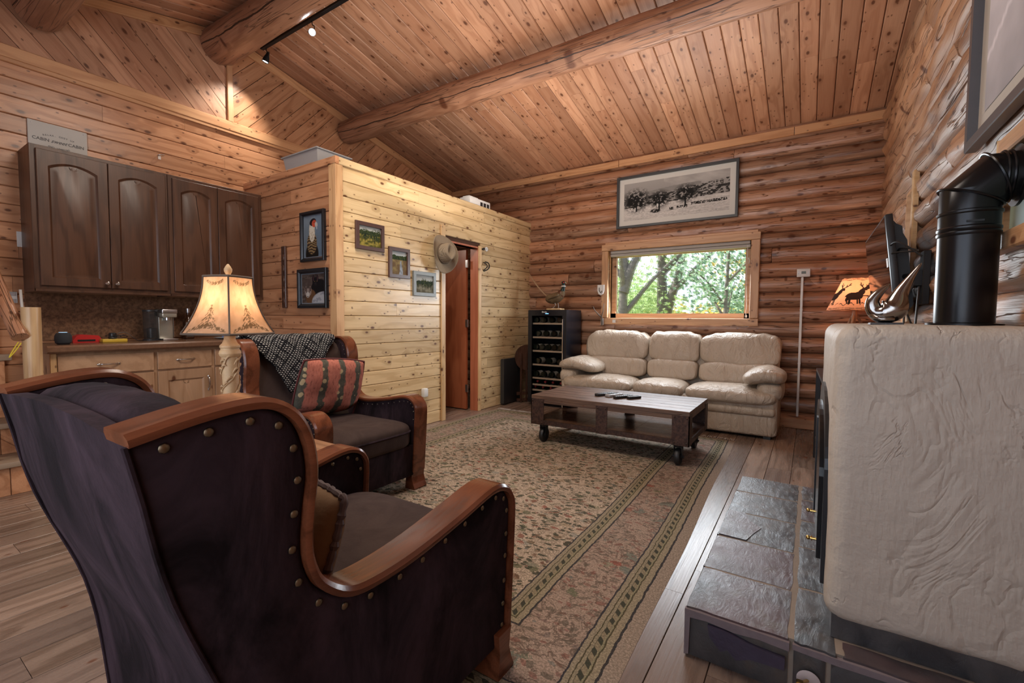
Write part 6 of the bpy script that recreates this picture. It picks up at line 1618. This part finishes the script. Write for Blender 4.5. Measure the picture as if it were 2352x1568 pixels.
p1, d1 = head(-1.02, (-4.70, 2.3, 2.75), MLENS)
p2, d2 = head(-.28, (-.9, .55, 1.5), MLEN2)
def spot(loc, tgt, e, ang, blend=.5, col=(1, .93, .82)):
    return light('track_spot', 'SPOT', loc, e, col, target=tgt, spot_size=math.radians(ang), spot_blend=blend, shadow_soft_size=.025)
T0 = Vector(tk.location)
spot(T0+p1+d1*.06, (-4.75, 2.2, 2.60), 52, 88, 1.0)
spot(T0+p2+d2*.06, (-1.4, 1.2, .6), 60, 70, .8)
spot((-2.4, 2.43, 3.62), (XP, 3.1, 1.25), 75, 46, .7, (1, .97, .86))
spot((-1.9, 2.43, 3.62), (XP, 5.0, 1.5), 60, 50, .8, (1, .95, .84))

# ================================================================== stairs and log railing at the far left
MSTR = wood('stair_tread', (.36, .27, .19), (.23, .16, .11), knots=.2, rough=.5, vary=.08, axis='y')
st = thing('staircase', 'short flight of pine steps with plank risers at the far left by the log post', 'stairs', (-4.13, .30, 0))
zs = [0, .214, .42, .611]; xs = [0, -.24, -.475, -.665]
for k in range(3):
    z0, z1, x = zs[k], zs[k+1], xs[k]; x1 = xs[k+1] if k < 2 else -.665
    for j in range(7): MB().box(x-.018, x, -.44+j*.127, -.44+(j+1)*.127-.003, z0 if k == 0 else z0+.0, z1-.036, .003, 1).build('riser_board', ML, st)
    MB().box(x1-.02, x+.028, -.45, .455, z1-.036, z1, .006).build('tread', MSTR, st)
MB().prism([(0, 0), (0, .175), (-.24, .175), (-.24, .38), (-.475, .38), (-.475, .57), (-.665, .57), (-.665, 0)], .435, .447, 'y').build('stringer', ML, st, smooth=False)
for j in range(3): MB().box(-.655, -.635, .05+j*.125, .165+j*.125, .615, .80, .003, 1).build('panel_board', ML, st)
MB().box(-.665, -.62, .0, .45, .80, .845, .003, 1).build('cap_rail', MSTR, st)
post = log_mesh(1.17, .046, .046, wood('log_post', (.66, .46, .25), (.42, .25, .12), knots=.3, rough=.3, grain=.5, vary=.02), 3, full=True, bumps=.006, seg=24)
o = put_log('log_post', (-4.15, .745, .588), (0, 0, 1), (1, 0, 0), post, None); tag(o, 'pale peeled log post standing at the foot of the stairs', 'post')
a = Vector((-4.10, .685, .985)); b = Vector((-4.66, .60, 1.62)); hr = log_mesh((b-a).length, .038, .038, MLOG, 6, full=True, bumps=.008, seg=20)
o = put_log('log_handrail', (a+b)/2, (b-a), Vector((0, 1, 0)).cross(b-a), hr, None); tag(o, 'slanted peeled log handrail ending at the log post', 'handrail')
tagy = MB().tube(smooth_line([(-4.12, .68, .955), (-4.13, .655, .90), (-4.135, .64, .86), (-4.12, .665, .90), (-4.11, .69, .95)], 4), .003, 6).build('yellow_strap', plain('yellow_cord', (.75, .60, .05), .5)); tag(tagy, 'thin yellow strap hanging from the log handrail end', 'strap')
vt = thing('white_rod', 'thin white rod hanging behind the log handrail', 'rod', (-4.60, .80, .80)); MB().cyl((0, 0, 0), (0, -.02, .50), .008, seg=10).build('rod', MWHITE, vt)
wp_ = thing('corner_board', 'upright pine corner board on the wall at the far left edge', 'board', (XL+.002, .655, .62)); MB().box(0, .03, -.03, .035, 0, 1.35, .003, 1).build('board', MT, wp_)

# ================================================================== outdoors beyond the window
MGR = M('meadow', .95); _c = MGR.coord(rand=False); MGR.set(Base_Color=MGR.mix(MGR.noise(_c, 1.5, 5), (.16, .22, .05), (.42, .36, .10))); MGR = MGR.mat
gd = MB().grid(lambda u, v: (-26+u*48, 6.2+v*44, -.55+.5*float(vnoise(u*5, v*6))*v), 30, 30).build('ground', MGR); gd['kind'] = 'structure'
MBRK = plain('bark', (.13, .11, .095), .9, var=.5, nscale=14, bump=.8)
def leaf_mat(nm, a, b, c):
    m = M(nm, .55, spec=.3); co = m.n('TexCoord', out='Object'); f = m.noise(co, 22, 3, .6); k = m.ramp(f, [(.36, a), (.5, b), (.66, c)])
    g = m.mix(m.math('MULTIPLY', m.noise(co, .9, 2), .0), k, b)
    m.set(Base_Color=k); tr = m.n('BsdfTranslucent', {'Color': k}); m.t.links.new(m.n('MixShader', {0: .42, 1: m.b.outputs[0], 2: tr}), m.t.nodes['Material Output'].inputs['Surface']); return m.mat
LG = leaf_mat('green_leaves', (.16, .28, .08), (.40, .56, .22), (.78, .85, .60)); LD = leaf_mat('blue_green_leaves', (.08, .16, .11), (.24, .38, .25), (.55, .66, .50)); LY = leaf_mat('autumn_leaves', (.22, .26, .05), (.75, .52, .12), (.85, .62, .22))
def leaves_mesh(blobs, n, size, mat, seed):
    R_ = np.random.RandomState(seed); vs = []; fs = []
    wts = np.array([b[3]**2 for b in blobs]); wts = wts/wts.sum()
    idx = R_.choice(len(blobs), n, p=wts); d = R_.normal(size=(n, 3)); d /= np.linalg.norm(d, axis=1)[:, None]; rad = R_.rand(n)**.45
    B = np.array([b[:3] for b in blobs]); Rr = np.array([b[3] for b in blobs])
    c = B[idx]+d*(Rr[idx]*rad)[:, None]*np.array([1, 1, .85]); a = R_.normal(size=(n, 3)); a /= np.linalg.norm(a, axis=1)[:, None]; b = np.cross(a, R_.normal(size=(n, 3))); b /= np.linalg.norm(b, axis=1)[:, None]
    s = size*(.6+.8*R_.rand(n))[:, None]
    V = np.stack([c-a*s, c+b*s*.55, c+a*s, c-b*s*.55], 1).reshape(-1, 3); F = np.arange(4*n).reshape(-1, 4)
    me = bpy.data.meshes.new('foliage'); me.from_pydata(V.tolist(), [], F.tolist()); me.materials.append(mat); return me
def tree(x, y, h, r_, lab, leaf, n, seed, lean=0, fork=None, low=.8, size=.07, branches=5, back=0., ox=0.):
    rr = random.Random(seed); t = thing('tree', lab, 'tree', (x, y, -.5))
    P = smooth_line([(0, 0, 0), (lean*.3, 0, h*.3), (lean*.55, .1, h*.6), (lean, .1, h)], 5)
    m = MB().tube(P, [r_*(1-.75*i/(len(P)-1)) for i in range(len(P))], 12); blobs = []
    for k in range(branches):
        f = .35+.6*k/branches; b = P[int(f*(len(P)-1))]; a = rr.uniform(0, 6.3); ln = h*.28*rr.uniform(.7, 1.2)
        e_ = b+Vector((math.cos(a)*ln, math.sin(a)*ln*.6, ln*.9)); m.tube(smooth_line([b, b.lerp(e_, .5)+Vector((0, 0, .1)), e_], 4), [r_*.45*(1-.09*i) for i in range(9)], 8)
        blobs.append((e_.x, e_.y, e_.z, ln*.6)); blobs.append((e_.x*.6, e_.y, e_.z*.8, ln*.5))
    if fork: m.tube(smooth_line([Vector(q) for q in fork], 5), [r_*.8*(1-.04*i) for i in range((len(fork)-1)*5+1)], 10)
    m.build('trunk', MBRK, t, angle=60)
    for k in range(5): blobs.append((rr.uniform(-1, 1)*h*.22+lean*.5, rr.uniform(-.6, .6), rr.uniform(low, h), h*.16))
    o = link('foliage', leaves_mesh([(q[0]+ox, q[1]+back, q[2], q[3]) for q in blobs], n, size, leaf, seed), t); o['kind'] = 'stuff'; return t
tree(-4.02, 11.2, 5.6, .17, 'grey trunked cottonwood at the left side of the window view', LG, 3000, 1, .08, [(.04, 0, 2.3), (.2, .1, 2.9), (.45, .2, 3.5), (.6, .2, 4.4)], size=.065, back=1.0, ox=-.5)
tree(-3.22, 12.4, 6.8, .19, 'forked leaning cottonwood in the middle of the window view', LD, 500, 2, -.35, [(-.08, 0, 1.5), (.12, 0, 2.2), (.34, 0, 3.0), (.5, 0, 4.6)], low=.3, size=.06, back=1.2, ox=-.8)
tree(-1.62, 11.0, 4.6, .07, 'bushy blue-green tree right of centre in the window view', LD, 4600, 3, .1, None, low=1.0, size=.055, branches=7, ox=.15)
tree(-1.0, 12.5, 6.2, .10, 'tall tree with orange autumn leaves at the right side of the window view', LY, 3600, 4, .3, None, low=.6, size=.07, branches=7)
def bush(x, y, h, w, lab, leaf, n, seed, size=.06):
    rr = random.Random(seed); t = thing('bush', lab, 'bush', (x, y, -.5)); m = MB(); bl = []
    for k in range(7):
        a = rr.uniform(0, 6.3); e_ = Vector((math.cos(a)*w*.5, math.sin(a)*w*.3, h*rr.uniform(.6, .95))); m.tube(smooth_line([(0, 0, 0), e_*.5+Vector((0, 0, .1)), e_], 4), [.03-.003*i for i in range(9)], 6); bl.append((e_.x, e_.y, e_.z*.8, w*.30)); bl.append((e_.x*.8, e_.y, e_.z*.45, w*.3))
    m.build('stems', MBRK, t); o = link('foliage', leaves_mesh(bl, n, size, leaf, seed+50), t); o['kind'] = 'stuff'
bush(-5.3, 13.6, 3.2, 2.6, 'pale green shrub at the lower left of the window view', LG, 5000, 11)
bush(-3.5, 14.5, 2.1, 2.4, 'golden green shrub at the lower middle of the window view', LY, 3600, 12)
bush(-2.2, 14.0, 2.2, 2.8, 'yellow shrub below the blue-green tree in the window view', LY, 3600, 13)
bush(-4.6, 18.5, 2.5, 5.0, 'distant green thicket behind the forked cottonwood', LG, 7000, 14, .08)
bush(-8.8, 19.0, 4.8, 5.0, 'distant tall green thicket at the left of the window view', LG, 6000, 15, .09)
bush(-.6, 18.5, 3.2, 4.2, 'distant dark green thicket at the right of the window view', LD, 6000, 16, .08)
bush(1.6, 8.6, 3.4, 3.0, 'green shrub outside the right wall window', LG, 2500, 17)
